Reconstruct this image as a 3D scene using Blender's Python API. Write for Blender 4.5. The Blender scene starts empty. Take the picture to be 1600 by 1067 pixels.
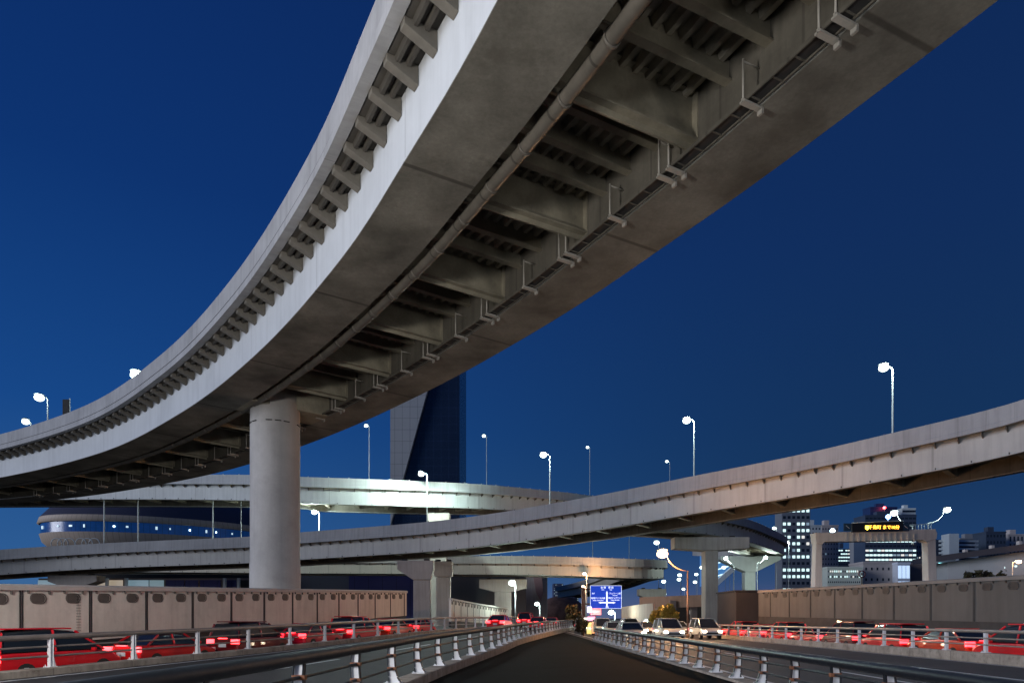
import bpy, math, random
from mathutils import Vector, Matrix
random.seed(7)
S = bpy.context.scene
COL = S.collection
F = 1067.0; CX = 800.0; HY = 965.0; CAMZ = 1.8

# ------------------------------------------------------------ camera, sky, sun, exposure
cam = bpy.data.objects.new('camera', bpy.data.cameras.new('camera')); COL.objects.link(cam); S.camera = cam
cam.location = (0, 0, CAMZ); cam.rotation_euler = (math.pi/2, 0, 0)
cam.data.lens = 24.0; cam.data.sensor_width = 36; cam.data.shift_y = (HY-533.5)/1600.0
cam.data.clip_start = 0.1; cam.data.clip_end = 6000

W = bpy.data.worlds.new('World'); S.world = W; W.use_nodes = True
nt = W.node_tree; nd = nt.nodes; lk = nt.links
bg = nd['Background']; bg.inputs[1].default_value = 1.0
tc = nd.new('ShaderNodeTexCoord'); sp = nd.new('ShaderNodeSeparateXYZ'); lk.new(tc.outputs['Generated'], sp.inputs[0])
def ramp(stops):
    r = nd.new('ShaderNodeValToRGB'); e = r.color_ramp.elements
    while len(e) < len(stops): e.new(0.5)
    for k, (p, c) in enumerate(stops): e[k].position = p; e[k].color = (*c, 1)
    return r
rl = ramp([(0.0, (.060,.15,.30)), (.08, (.026,.105,.29)), (.26, (.0085,.063,.245)), (.50, (.0042,.034,.165)), (.75, (.0033,.022,.12)), (1.0, (.003,.018,.10))])
rr = ramp([(0.0, (.095,.10,.20)), (.05, (.030,.065,.165)), (.10, (.013,.046,.135)), (.20, (.0075,.034,.105)), (.45, (.0055,.026,.105)), (.75, (.0040,.019,.085)), (1.0, (.003,.015,.07))])
az = nd.new('ShaderNodeMapRange'); az.inputs[1].default_value = -0.65; az.inputs[2].default_value = 0.55
az.interpolation_type = 'SMOOTHSTEP'
lk.new(sp.outputs[2], rl.inputs[0]); lk.new(sp.outputs[2], rr.inputs[0]); lk.new(sp.outputs[0], az.inputs[0])
mx = nd.new('ShaderNodeMix'); mx.data_type = 'RGBA'
lk.new(az.outputs[0], mx.inputs[0]); lk.new(rl.outputs[0], mx.inputs[6]); lk.new(rr.outputs[0], mx.inputs[7])
lk.new(mx.outputs[2], bg.inputs[0])

def sun_dir(az_deg, el_deg):  # direction the light comes FROM; azimuth from +Y clockwise
    a, e = math.radians(az_deg), math.radians(el_deg)
    return Vector((math.sin(a)*math.cos(e), math.cos(a)*math.cos(e), math.sin(e)))
sun = bpy.data.objects.new('sun', bpy.data.lights.new('sun', 'SUN')); COL.objects.link(sun)
sun.data.energy = 1.7; sun.data.angle = math.radians(24); sun.data.color = (.86,.90,1.0)
sun.rotation_euler = sun_dir(246, 10).to_track_quat('Z', 'Y').to_euler()

S.view_settings.view_transform = 'Standard'; S.view_settings.look = 'None'
S.view_settings.exposure = 0.0; S.view_settings.gamma = 1.0
S.render.engine = 'CYCLES'
try:
    S.cycles.use_denoising = True; S.cycles.denoiser = 'OPENIMAGEDENOISE'
    S.cycles.max_bounces = 5; S.cycles.diffuse_bounces = 3; S.cycles.glossy_bounces = 2
    S.cycles.transmission_bounces = 2; S.cycles.sample_clamp_indirect = 4.0; S.cycles.use_light_tree = True
    S.cycles.caustics_reflective = False; S.cycles.caustics_refractive = False
except Exception: pass

# ------------------------------------------------------------ helpers
def P(px, py, D): return Vector(((px-CX)/F*D, D, CAMZ+(HY-py)/F*D))
def tag(o, label=None, cat=None, group=None, kind=None):
    if label: o['label'] = label
    if cat: o['category'] = cat
    if group: o['group'] = group
    if kind: o['kind'] = kind
    return o
def empty(name, loc=(0,0,0), label=None, cat=None, group=None):
    o = bpy.data.objects.new(name, None); COL.objects.link(o); o.location = loc; o.empty_display_size = .3
    return tag(o, label, cat, group)
def wloc(o):
    v = Vector((0,0,0))
    while o: v += o.location; o = o.parent
    return v
class MB:
    def __init__(s): s.v = []; s.f = []; s.uv = []; s.smooth = []
    def quad(s, pts, uv=None, sm=False):
        b = len(s.v); s.v += [Vector(p) for p in pts]; s.f.append(list(range(b, b+len(pts)))); s.uv.append(uv); s.smooth.append(sm)
    def poly(s, idx, uv=None, sm=False): s.f.append(idx); s.uv.append(uv); s.smooth.append(sm)
    def box(s, c, d, M=None):
        c = Vector(c); hx, hy, hz = d[0]/2, d[1]/2, d[2]/2; b = len(s.v)
        for z in (-hz, hz):
            for x, y in ((-hx,-hy),(hx,-hy),(hx,hy),(-hx,hy)):
                p = Vector((x,y,z)); p = (M @ p) if M is not None else p; s.v.append(c+p)
        for q in ((3,2,1,0),(4,5,6,7),(0,1,5,4),(1,2,6,5),(2,3,7,6),(3,0,4,7)): s.poly([b+k for k in q])
        return s
    def bb(s, x0,x1,y0,y1,z0,z1): return s.box(((x0+x1)/2,(y0+y1)/2,(z0+z1)/2),(abs(x1-x0),abs(y1-y0),abs(z1-z0)))
    def beam(s, a, b, w, h, up=(0,0,1)):
        a, b = Vector(a), Vector(b); d = (b-a); L = d.length
        if L < 1e-6: return s
        d.normalize(); u = Vector(up); x = d.cross(u)
        if x.length < 1e-4: x = d.cross(Vector((0,1,0)))
        x.normalize(); z = x.cross(d); M = Matrix((x, d, z)).transposed()
        return s.box((a+b)/2, (w, L, h), M)
    def tube(s, pts, r, n=8, caps=True, r1=None):
        pts = [Vector(p) for p in pts]; rings = []; L = 0
        for k, p in enumerate(pts):
            t = (pts[min(k+1, len(pts)-1)]-pts[max(k-1,0)]).normalized()
            u = Vector((0,0,1)) if abs(t.z) < .95 else Vector((0,1,0))
            x = t.cross(u).normalized(); y = x.cross(t)
            rr_ = r if r1 is None else r+(r1-r)*k/(len(pts)-1)
            if k: L += (p-pts[k-1]).length
            b = len(s.v)
            for j in range(n):
                a = 2*math.pi*j/n; s.v.append(p+x*math.cos(a)*rr_+y*math.sin(a)*rr_)
            rings.append((b, L))
        for (b0, l0), (b1, l1) in zip(rings, rings[1:]):
            for j in range(n):
                j2 = (j+1) % n
                s.poly([b0+j, b1+j, b1+j2, b0+j2], [(l0, j*.3),(l1, j*.3),(l1,(j+1)*.3),(l0,(j+1)*.3)], True)
        if caps:
            s.poly([rings[0][0]+j for j in range(n)]); s.poly([rings[-1][0]+j for j in reversed(range(n))])
        return s
    def lathe(s, c, prof, n=24, sx=1, sy=1, rot=0, closed=True):
        c = Vector(c); b = len(s.v); per = [0]
        for k in range(1, len(prof)): per.append(per[-1]+math.hypot(prof[k][0]-prof[k-1][0], prof[k][1]-prof[k-1][1]))
        for r, z in prof:
            for j in range(n):
                a = 2*math.pi*j/n; x, y = r*math.cos(a)*sx, r*math.sin(a)*sy
                s.v.append(c+Vector((x*math.cos(rot)-y*math.sin(rot), x*math.sin(rot)+y*math.cos(rot), z)))
        R = max(p[0] for p in prof)
        for k in range(len(prof)-1):
            for j in range(n):
                j2 = (j+1) % n; u0, u1 = j*2*math.pi*R/n, (j+1)*2*math.pi*R/n
                s.poly([b+k*n+j, b+k*n+j2, b+(k+1)*n+j2, b+(k+1)*n+j], [(u0,per[k]),(u1,per[k]),(u1,per[k+1]),(u0,per[k+1])], True)
        if closed:
            s.poly([b+j for j in reversed(range(n))]); s.poly([b+(len(prof)-1)*n+j for j in range(n)])
        return s
    def prism(s, pts, vec):  # extrude polygon pts by vec
        pts = [Vector(p) for p in pts]; vec = Vector(vec); n = len(pts); b = len(s.v)
        s.v += pts+[p+vec for p in pts]
        s.poly(list(range(b, b+n))); s.poly([b+n+k for k in reversed(range(n))])
        for k in range(n): s.poly([b+k, b+n+k, b+n+(k+1) % n, b+(k+1) % n])
        return s
    def sweep(s, frames, prof, closed=True, caps=True):  # frames: (pos, left normal, arclength); prof: (offset left, dz)
        m = len(prof); per = [0]
        for k in range(m): 
            a, c = prof[k], prof[(k+1) % m]; per.append(per[-1]+math.hypot(a[0]-c[0], a[1]-c[1]))
        b = len(s.v)
        for p, n, L in frames:
            for o, z in prof: s.v.append(Vector((p.x+n.x*o, p.y+n.y*o, p.z+z)))
        for i in range(len(frames)-1):
            u0, u1 = frames[i][2], frames[i+1][2]
            for k in range(m if closed else m-1):
                k2 = (k+1) % m
                s.poly([b+i*m+k, b+i*m+k2, b+(i+1)*m+k2, b+(i+1)*m+k], [(u0,per[k]),(u0,per[k+1]),(u1,per[k+1]),(u1,per[k])])
        if closed and caps:
            s.poly([b+k for k in reversed(range(m))]); s.poly([b+(len(frames)-1)*m+k for k in range(m)])
        return s
    def build(s, name, mat, parent=None, bevel=0, label=None, recalc=True):
        me = bpy.data.meshes.new(name); off = wloc(parent)
        me.from_pydata([tuple(v-off) for v in s.v], [], s.f)
        uvl = me.uv_layers.new(name='UVMap')
        for p, uv in zip(me.polygons, s.uv):
            if uv:
                for li, c in zip(p.loop_indices, uv): uvl.data[li].uv = c
            else:
                nrm = p.normal
                for li in p.loop_indices:
                    v = me.vertices[me.loops[li].vertex_index].co
                    if abs(nrm.z) > .7: c = (v.x, v.y)
                    elif abs(nrm.x) > abs(nrm.y): c = (v.y, v.z)
                    else: c = (v.x, v.z)
                    uvl.data[li].uv = c
        me.polygons.foreach_set('use_smooth', s.smooth)
        if recalc:
            import bmesh
            bm = bmesh.new(); bm.from_mesh(me); bmesh.ops.recalc_face_normals(bm, faces=bm.faces); bm.to_mesh(me); bm.free()
        me.materials.append(mat)
        o = bpy.data.objects.new(name, me); COL.objects.link(o); o.parent = parent
        if bevel:
            md = o.modifiers.new('bevel', 'BEVEL'); md.width = bevel; md.segments = 2; md.limit_method = 'ANGLE'
        if label: o['label'] = label
        return o
def place(mesh_obj, name, parent, loc, rz=0, first=None):
    o = mesh_obj.copy(); o.name = name; COL.objects.link(o); o.parent = parent
    o.location = Vector(loc)-wloc(parent); o.rotation_euler = (0,0,rz); return o
def copy_tree(o, parent=None):
    c = o.copy(); COL.objects.link(c); c.parent = parent
    for ch in list(o.children): copy_tree(ch, c)
    return c
def text(body, size, mat, name, parent, loc, rot=(math.pi/2,0,0), ext=.01, align='CENTER', bold=0):
    cu = bpy.data.curves.new('t', 'FONT'); cu.body = body; cu.size = size; cu.extrude = ext; cu.align_x = align; cu.align_y = 'CENTER'
    cu.resolution_u = 3; cu.offset = bold
    t = bpy.data.objects.new('t', cu); COL.objects.link(t); bpy.context.view_layer.update()
    me = bpy.data.meshes.new_from_object(t.evaluated_get(bpy.context.evaluated_depsgraph_get()))
    bpy.data.objects.remove(t); me.materials.clear(); me.materials.append(mat)
    o = bpy.data.objects.new(name, me); COL.objects.link(o); o.parent = parent
    o.location = Vector(loc)-wloc(parent); o.rotation_euler = rot; return o

class Path:
    def __init__(s, pts, step=.5):
        pts = [Vector(p) for p in pts]; pts = [pts[0]*2-pts[1]]+pts+[pts[-1]*2-pts[-2]]; d = []
        for i in range(1, len(pts)-2):
            p0,p1,p2,p3 = pts[i-1:i+3]; n = max(4, int((p2-p1).length/step))
            for k in range(n):
                t = k/n
                d.append(.5*((2*p1)+(p2-p0)*t+(2*p0-5*p1+4*p2-p3)*t*t+(3*p1-p0-3*p2+p3)*t**3))
        d.append(pts[-2])
        for _ in range(6): d = [d[0]]+[(d[i-1]+2*d[i]+d[i+1])/4 for i in range(1,len(d)-1)]+[d[-1]]
        s.p = d; s.L = [0]
        for a, b in zip(d, d[1:]): s.L.append(s.L[-1]+(b-a).length)
        s.len = s.L[-1]
    def at(s, u):
        u = max(0, min(s.len-1e-4, u)); lo, hi = 0, len(s.L)-1
        while hi-lo > 1:
            m = (lo+hi)//2
            if s.L[m] <= u: lo = m
            else: hi = m
        t = (u-s.L[lo])/(s.L[hi]-s.L[lo]); p = s.p[lo].lerp(s.p[hi], t)
        a, b = s.p[max(0,lo-1)], s.p[min(len(s.p)-1, hi+1)]; d = (b-a); d.z = 0; d.normalize()
        return p, Vector((-d.y, d.x, 0)), d
    def frames(s, step=1.0, u0=0, u1=None):
        u1 = s.len if u1 is None else min(u1, s.len); n = max(2, int((u1-u0)/step)); out = []
        for k in range(n+1):
            u = u0+(u1-u0)*k/n; p, nn, _ = s.at(u); out.append((p, nn, u))
        return out
    def atY(s, y):  # first u where path reaches depth y
        for k, p in enumerate(s.p):
            if (s.p[0].y <= y) and p.y >= y: return s.L[k]
        return s.len
    def off(s, u, o, dz=0):
        p, n, d = s.at(u); q = p+n*o; q.z += dz; return q, math.atan2(d.y, d.x)

# ------------------------------------------------------------ materials
MC = {}
def new_mat(name):
    m = bpy.data.materials.new(name); m.use_nodes = True; n = m.node_tree; b = n.nodes['Principled BSDF']; return m, n, b
def surf(name, col, rough=.8, metal=0, var=.3, scale=.6, streak=0, joint=None, jdark=.55, bump=.15, fine=8, stain=None, stain_amt=.5, jw=.025, spec=.4, lines_v=None):
    """procedural weathered surface. Coordinates: UV in metres (u along, v across/up)."""
    if name in MC: return MC[name]
    m, n, b = new_mat(name); N = n.nodes.new; L = n.links.new
    uv = N('ShaderNodeTexCoord')
    ob = uv.outputs['Object']
    def noise(src, sc, det=6, ro=.6, mapping=None):
        t = N('ShaderNodeTexNoise'); t.inputs['Scale'].default_value = sc; t.inputs['Detail'].default_value = det; t.inputs['Roughness'].default_value = ro
        if mapping:
            mp = N('ShaderNodeMapping'); mp.inputs['Scale'].default_value = mapping; L(src, mp.inputs[0]); src = mp.outputs[0]
        L(src, t.inputs['Vector']); return t.outputs['Fac']
    def rng(x, a, c, lo, hi):
        r = N('ShaderNodeMapRange'); L(x, r.inputs[0])
        for k, v in zip((1,2,3,4), (a,c,lo,hi)): r.inputs[k].default_value = v
        return r.outputs[0]
    def mul(x, y):
        t = N('ShaderNodeMath'); t.operation = 'MULTIPLY'
        for k, q in enumerate((x, y)):
            if isinstance(q, (int, float)): t.inputs[k].default_value = q
            else: L(q, t.inputs[k])
        return t.outputs[0]
    n1 = noise(ob, scale); n2 = noise(ob, fine, 8, .7)
    f = mul(rng(n1, .3, .7, 1-var, 1+var*.6), rng(n2, .3, .7, 1-var*.35, 1+var*.25))
    if streak:
        s1 = noise(uv.outputs['UV'], 1.0, 5, .65, (2.2, .12, 1)); f = mul(f, rng(s1, .45, .75, 1, 1-streak))
    if joint:
        sx = N('ShaderNodeSeparateXYZ'); L(uv.outputs['UV'], sx.inputs[0])
        md = N('ShaderNodeMath'); md.operation = 'PINGPONG'; md.inputs[1].default_value = joint/2; L(sx.outputs[0], md.inputs[0])
        f = mul(f, rng(md.outputs[0], jw*.5, jw, jdark, 1))
        if lines_v:
            m2 = N('ShaderNodeMath'); m2.operation = 'PINGPONG'; m2.inputs[1].default_value = lines_v/2; L(sx.outputs[1], m2.inputs[0])
            f = mul(f, rng(m2.outputs[0], jw*.5, jw, jdark, 1))
    vm = N('ShaderNodeVectorMath'); vm.operation = 'SCALE'; vm.inputs[0].default_value = col; L(f, vm.inputs['Scale'])
    out = vm.outputs[0]
    if stain:
        mxn = N('ShaderNodeMix'); mxn.data_type = 'RGBA'; L(rng(noise(ob, scale*1.7, 10, .72), .52, .72, 0, stain_amt), mxn.inputs[0])
        L(out, mxn.inputs[6]); mxn.inputs[7].default_value = (*stain, 1); out = mxn.outputs[2]
    L(out, b.inputs['Base Color']); b.inputs['Metallic'].default_value = metal
    L(rng(n2, .3, .7, max(0.05, rough-.12), min(1, rough+.1)), b.inputs['Roughness'])
    b.inputs['Specular IOR Level'].default_value = spec
    if bump:
        bp = N('ShaderNodeBump'); bp.inputs['Strength'].default_value = bump; bp.inputs['Distance'].default_value = .02; L(f if joint else n2, bp.inputs['Height']); L(bp.outputs[0], b.inputs['Normal'])
    MC[name] = m; return m
def emit(name, col, strength, base=(.8,.8,.8)):
    if name in MC: return MC[name]
    m, n, b = new_mat(name); b.inputs['Base Color'].default_value = (*base, 1)
    b.inputs['Emission Color'].default_value = (*col, 1); b.inputs['Emission Strength'].default_value = strength; b.inputs['Roughness'].default_value = .4
    MC[name] = m; return m
def plain(name, col, rough=.5, metal=0, coat=0, alpha=None):
    if name in MC: return MC[name]
    m, n, b = new_mat(name); b.inputs['Base Color'].default_value = (*col, 1); b.inputs['Roughness'].default_value = rough
    b.inputs['Metallic'].default_value = metal; b.inputs['Coat Weight'].default_value = coat
    MC[name] = m; return m
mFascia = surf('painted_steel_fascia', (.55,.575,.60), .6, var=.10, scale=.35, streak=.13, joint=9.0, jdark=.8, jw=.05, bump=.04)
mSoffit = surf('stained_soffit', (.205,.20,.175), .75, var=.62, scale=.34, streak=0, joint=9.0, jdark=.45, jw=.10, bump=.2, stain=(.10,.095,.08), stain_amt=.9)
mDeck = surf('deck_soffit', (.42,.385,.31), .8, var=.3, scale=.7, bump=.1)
mInner = surf('dark_inner_web', (.13,.12,.10), .8, var=.35, scale=.5, streak=.3, joint=2.6, jdark=.7, jw=.05, bump=.1)  # inner web faces, darker than the outer fascia
mBrk = surf('bracket_steel', (.17,.155,.13), .7, var=.25, scale=1.2, bump=.06)  # darkened so the slot under the deck edge looks shaded
mBeam = surf('beam_steel', (.30,.275,.21), .65, var=.34, scale=.8, bump=.08, stain=(.16,.13,.10), stain_amt=.5)
mParapet = surf('parapet_concrete', (.39,.39,.395), .8, var=.16, scale=.6, streak=.25, joint=10.0, jdark=.75, bump=.1)
mPipe = surf('pipe_paint', (.13,.118,.10), .5, var=.25, scale=1.5, joint=1.95, jdark=.45, jw=.05, bump=.05)
mPier = surf('pier_concrete', (.43,.415,.40), .8, var=.16, scale=.45, streak=.12, bump=.12, stain=(.30,.27,.26), stain_amt=.5)
mPierFar = surf('pier_concrete_far', (.42,.38,.34), .8, var=.15, scale=.25, streak=.25, bump=.08)
mBFascia = surf('ramp_steel', (.40,.395,.38), .6, var=.14, scale=.22, streak=.2, joint=7.5, jdark=.75, jw=.12, bump=.03)
mBPar = surf('ramp_parapet', (.31,.315,.325), .8, var=.14, scale=.3, streak=.25, joint=2.0, jdark=.86, jw=.05, bump=.05)
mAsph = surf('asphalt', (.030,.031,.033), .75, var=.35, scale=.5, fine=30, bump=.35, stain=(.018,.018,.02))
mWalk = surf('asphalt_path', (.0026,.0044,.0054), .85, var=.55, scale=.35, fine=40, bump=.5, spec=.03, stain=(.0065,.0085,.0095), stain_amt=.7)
mGround = surf('ground_sheet', (.035,.034,.034), .9, var=.3, scale=.05, fine=1)
mKerb = surf('kerb_concrete', (.33,.29,.25), .85, var=.3, scale=1.6, streak=.3, joint=3, jdark=.6, bump=.3, stain=(.10,.07,.05), stain_amt=.85)
mWallR = surf('barrier_panel_shaded', (.085,.082,.077), .7, var=.16, scale=.35, streak=.25, bump=.06)  # shade of the right wall is put into a darker panel colour
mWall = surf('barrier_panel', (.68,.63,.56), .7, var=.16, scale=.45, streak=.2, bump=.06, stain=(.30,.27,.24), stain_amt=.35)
mCap = surf('barrier_coping', (.52,.49,.46), .7, var=.12, scale=.8, streak=.1, bump=.05)
mDark = surf('dark_rubber', (.035,.034,.034), .8, var=.3, scale=2)
mVent = surf('vent_louvre', (.13,.115,.105), .7, var=.2, scale=3)
mRailD = surf('rail_dark_steel', (.026,.034,.044), .6, metal=0, var=.2, scale=2, bump=.03, spec=.2)
mRailK = surf('rail_black_steel', (.010,.012,.017), .4, metal=.1, var=.2, scale=2, bump=.03)
mRailL = surf('rail_brown_steel', (.27,.235,.215), .45, metal=.35, var=.2, scale=2, bump=.03)
mPost = surf('post_white_paint', (.70,.72,.76), .4, var=.1, scale=3, bump=.03, stain=(.35,.25,.2), stain_amt=.3)
mRust = surf('clamp_rust', (.22,.09,.045), .7, var=.3, scale=6)
mMark = surf('road_paint', (.62,.64,.68), .6, var=.25, scale=3, fine=20, bump=.05)
mPole = surf('galvanised_pole', (.50,.54,.54), .6, metal=0, var=.08, scale=1)
mPoleO = surf('painted_brown_pole', (.30,.19,.13), .5, metal=.3, var=.1, scale=1)
mLampHead = plain('lamp_housing', (.25,.27,.27), .5, .4)
eLamp = emit('lamp_glass_cool', (.80,1.0,.92), 7)
eLampW = emit('lamp_glass_warm', (1.0,.62,.32), 7)
eLampF = emit('lamp_glass_far', (.75,1.0,.97), 5)
eLampFW = emit('lamp_glass_far_warm', (1.0,.6,.3), 5)

# ------------------------------------------------------------ ground and roads
g = MB(); g.quad([(-1500,-60,-.62),(1500,-60,-.62),(1500,3000,-.62),(-1500,3000,-.62)]); tag(g.build('ground', mGround), kind='structure')
def rel(x, y, z): return Vector((x, y, z+CAMZ))
railL = Path([rel(-4.0,-2,-1.58), rel(-3.6,5,-1.58), rel(-3.1,12,-1.57), rel(-2.55,19.8,-1.54), rel(-2.05,24.5,-1.52), rel(-1.4,30,-1.5), rel(-.8,35,-1.48), rel(-.3,40.5,-1.46), rel(.5,48,-1.43), rel(2.6,62,-1.38), rel(5.4,80,-1.33), rel(9.2,102,-1.3)])
railR = Path([rel(6.4,-2,-1.74), rel(6.45,8,-1.74), rel(6.5,20,-1.73), rel(6.5,30,-1.70), rel(6.5,42,-1.68), rel(6.55,54,-1.66)])
barL = Path([rel(-17.6,6,-1.62), rel(-15.6,14,-1.55), rel(-14.0,20.5,-1.48), rel(-11.3,31,-1.33), rel(-8.9,40,-1.15), rel(-5.6,54,-.92), rel(-2.0,72,-.85), rel(2.0,98,-.80), rel(4,112,-.8)])
barR = Path([rel(18.2,8,-1.42), rel(18.5,18,-1.40), rel(18.8,27,-1.37), rel(18.9,45,-1.45), rel(19.0,70,-1.5), rel(19.6,95,-1.5)])
wallL = Path([Vector((25*(-.7057+.0137*i), 25*(1+.0585*i), CAMZ+1.23+(i)*.049)) for i in (-9,-4,0,5,10,15,20,24.0)])
WR = 1.1
wallR = Path([Vector((30.5*WR*(.7498-.0047*i), 30.5*WR*(1+.049*i), CAMZ+WR*(1.92+.02*i))) for i in (-9,-4,0,4,8,12,17.2)])
def strip(pa, pb, dza, dzb, y0, y1, n, name, mat, **kw):
    m = MB(); prev = None
    def pt(p, y):
        u = p.atY(y); q = p.at(u)[0].copy()
        if y > p.p[-1].y:
            d = (p.p[-1]-p.p[-6]); q = p.p[-1]+d*((y-p.p[-1].y)/d.y); q.z = p.p[-1].z
        return q
    for k in range(n+1):
        y = y0+(y1-y0)*k/n; a, b = pt(pa, y), pt(pb, y); a.z += dza; b.z += dzb
        if prev: m.quad([prev[0], prev[1], b, a], [(0,k-1),(10,k-1),(10,k),(0,k)])
        prev = (a, b)
    return m.build(name, mat, recalc=False)
tag(strip(barL, railL, -.22, -.20, 6, 112, 50, 'road_left', mAsph), kind='structure')
m = MB()
for y in range(0, 125, 5): m.quad([(6.3,y,.02),(19.4,y,.02),(19.4,y+5,.02),(6.3,y+5,.02)])
tag(m.build('road_right', surf('asphalt_headlit', (.045,.050,.060), .7, var=.3, scale=.5, fine=30, bump=.3), recalc=False), kind='structure')  # headlight brightness put into a paler, bluer asphalt colour
# side lanes behind the far barriers
tag(strip(wallL, barL, -2.95, -.56, 8, 66, 30, 'side_lane_left', mAsph), kind='structure')
m = MB(); m.quad([(19.1,4,-.20),(26.5,4,-.20),(25,90,-.20),(19.3,90,-.20)]); tag(m.build('side_lane_right', mAsph, recalc=False), kind='structure')
# median path between the two guard rails
m = MB(); prev = None
for k in range(50):
    y = -1+k*2.2; a = railL.at(railL.atY(y))[0]; xr = 6.5 if y < 56 else 6.5+(y-56)*.1
    a = Vector((a.x, y, 0)); b = Vector((max(xr, a.x+.3), y, 0))
    if prev: m.quad([prev[0], prev[1], b, a])
    prev = (a, b)
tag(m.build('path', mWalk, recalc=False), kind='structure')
# kerbs that carry the rails
def kerb(path, name, w, depth, label, u1=None, side=0):
    m = MB(); m.sweep(path.frames(1.5, 0, u1), [(w/2+side,-depth),(w/2+side,-.03),(w/2-.03+side,0),(-w/2+.03+side,0),(-w/2+side,-.03),(-w/2+side,-depth)])
    return m
def lane_line(fn, y0, y1, name, w=.15, dash=None):
    m = MB(); y = y0
    while y < y1:
        e = min(y1, y+(dash[0] if dash else 4))
        n = max(1, int((e-y)/2))
        for k in range(n):
            ya, yb = y+(e-y)*k/n, y+(e-y)*(k+1)/n; a, b = fn(ya), fn(yb)
            m.quad([a+Vector((-w/2,0,0)), a+Vector((w/2,0,0)), b+Vector((w/2,0,0)), b+Vector((-w/2,0,0))])
        y = e+(dash[1] if dash else 0)
    return tag(m.build(name, mMark, recalc=False), kind='structure')
def lerpLR(t):
    def f(y):
        a, b = barL.at(barL.atY(y))[0].copy(), railL.at(railL.atY(y))[0].copy(); a.z -= .22; b.z -= .20
        q = a.lerp(b, t); q.z += .006; return q
    return f
lane_line(lerpLR(.06), 8, 100, 'lane_marking', .16); lane_line(lerpLR(.94), 8, 100, 'lane_marking', .16); lane_line(lerpLR(.5), 9, 100, 'lane_marking', .16, (6,6))
lane_line(lambda y: Vector((7.1,y,.026)), 2, 110, 'lane_marking', .16); lane_line(lambda y: Vector((10.9,y,.026)), 5, 110, 'lane_marking', .16, (6,6)); lane_line(lambda y: Vector((18.3,y,.026)), 2, 110, 'lane_marking', .16)
lane_line(lambda y: Vector((14.6,y,.026)), 7, 110, 'lane_marking', .16, (6,6))

# ------------------------------------------------------------ guard rails
def guard(path, name, label, spacing, h, mRail, mP, mK, lean, group=None, u0=0, u1=None, kw=.42, kd=.25, topr=.075, blade=True, s0=.8):
    u1 = u1 or path.len; p0 = path.at(u0)[0]
    root = empty(name, (p0.x, p0.y, p0.z), label, 'guard rail', group)
    kerb(path, 'kerb', kw, kd, None, u1).build('kerb', mK, root)
    fr = path.frames(1.0, u0, u1)
    def raillift(o, z): return [p+n*o+Vector((0,0,z)) for p, n, _ in fr]
    MB().tube(raillift(lean*.02, h-topr), topr, 10).build('top_rail', mRail, root)
    for z in (h*.62, h*.33): MB().tube(raillift(lean*.04, z), .03 if blade else .032, 8).build('lower_rail', mRail, root)
    # one post mesh, at origin, lane side = +y local
    if blade:
        pm = MB(); e = lean
        prof = [(-.02,0,.27),(.02,h*.14,.21),(.055,h*.33,.18),(.07,h*.62,.165),(.045,h-.13,.15)]; fl = MB()
        for (o0,z0,w0),(o1,z1,w1) in zip(prof, prof[1:]):
            o0 *= e; o1 *= e
            pm.prism([(-.008,o0-w0/2,z0),(-.008,o0+w0/2,z0),(-.008,o1+w1/2,z1),(-.008,o1-w1/2,z1)], (.016,0,0))   # web
            for sgn in (-1,1):   # two flanges
                a, b = o0+sgn*w0/2, o1+sgn*w1/2
                fl.prism([(-.05,a-.010,z0+.025),(-.05,a+.010,z0+.025),(-.05,b+.010,z1),(-.05,b-.010,z1)], (.10,0,0))
        flp = fl.build('flange', mRail); pm.box((0,0,.012),(.30,.36,.024))
        for bx in (-.10,.10):
            for by in (-.15,.15): pm.tube([(bx,by,.02),(bx,by,.06)], .015, 6)
    else:
        pm = MB(); pm.box((0,0,h*.45),(.10,.012,h*.9)); 
        for sx_ in (-.05,.05): pm.box((sx_,.0,h*.45),(.012,.12,h*.9))
        pm.box((0,0,.012),(.28,.24,.024)); pm.prism([(.05,-.05,.02),(.14,-.05,.02),(.05,-.05,.4)],(0,.02,0))
        pm.tube([(.10,.08,.02),(.10,.08,.07)], .016, 6); pm.tube([(-.10,.08,.02),(-.10,.08,.07)], .016, 6)
    proto = pm.build('post', mP); first = True
    cm = MB()
    cm.box((0,0,0),(.11,.205,.075)); cp = cm.build('clamp', mRust)
    n = min(98, int((u1-u0-s0)/spacing)+1)
    for k in range(n):
        q, a = path.off(u0+s0+k*spacing, 0)
        pr = place(proto, 'post', root, q, a)
        if blade:
            for z in (h*.62, h*.33): c = cp.copy(); COL.objects.link(c); c.parent = pr; c.location = (0,lean*.055,z); c.name = 'clamp'
            c = flp.copy(); COL.objects.link(c); c.parent = pr; c.location = (0,0,0); c.name = 'flange'
    bpy.data.objects.remove(proto); bpy.data.objects.remove(cp)
    if blade: bpy.data.objects.remove(flp)
    return root
GR = 'guard rails along the carriageways'
guard(railL, 'guard_rail', 'dark tubular guard rail on white posts edging the left of the central path', 2.9, 1.07, mRailD, mPost, mKerb, 1, GR, u0=3, kw=.55, kd=.5, topr=.105)
guard(railR, 'guard_rail', 'dark tubular guard rail on white posts edging the right of the central path', 2.0, .95, mRailK, mPost, mKerb, -1, GR, u0=3, kw=.55, kd=.5, topr=.105)
guard(barL, 'guard_rail', 'brown guard rail on a chipped kerb before the left vented wall', 3.2, 1.0, mRailL, mPost, mKerb, 1, GR, u0=2, blade=False, kw=.45, kd=1.1, s0=3.5, topr=.09)
guard(barR, 'guard_rail', 'low guard rail before the right vented wall beyond the lanes', 2.5, .92, mRailL, mPost, mKerb, 1, GR, u0=1, blade=False, kw=.4, kd=.9, s0=.6)

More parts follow.
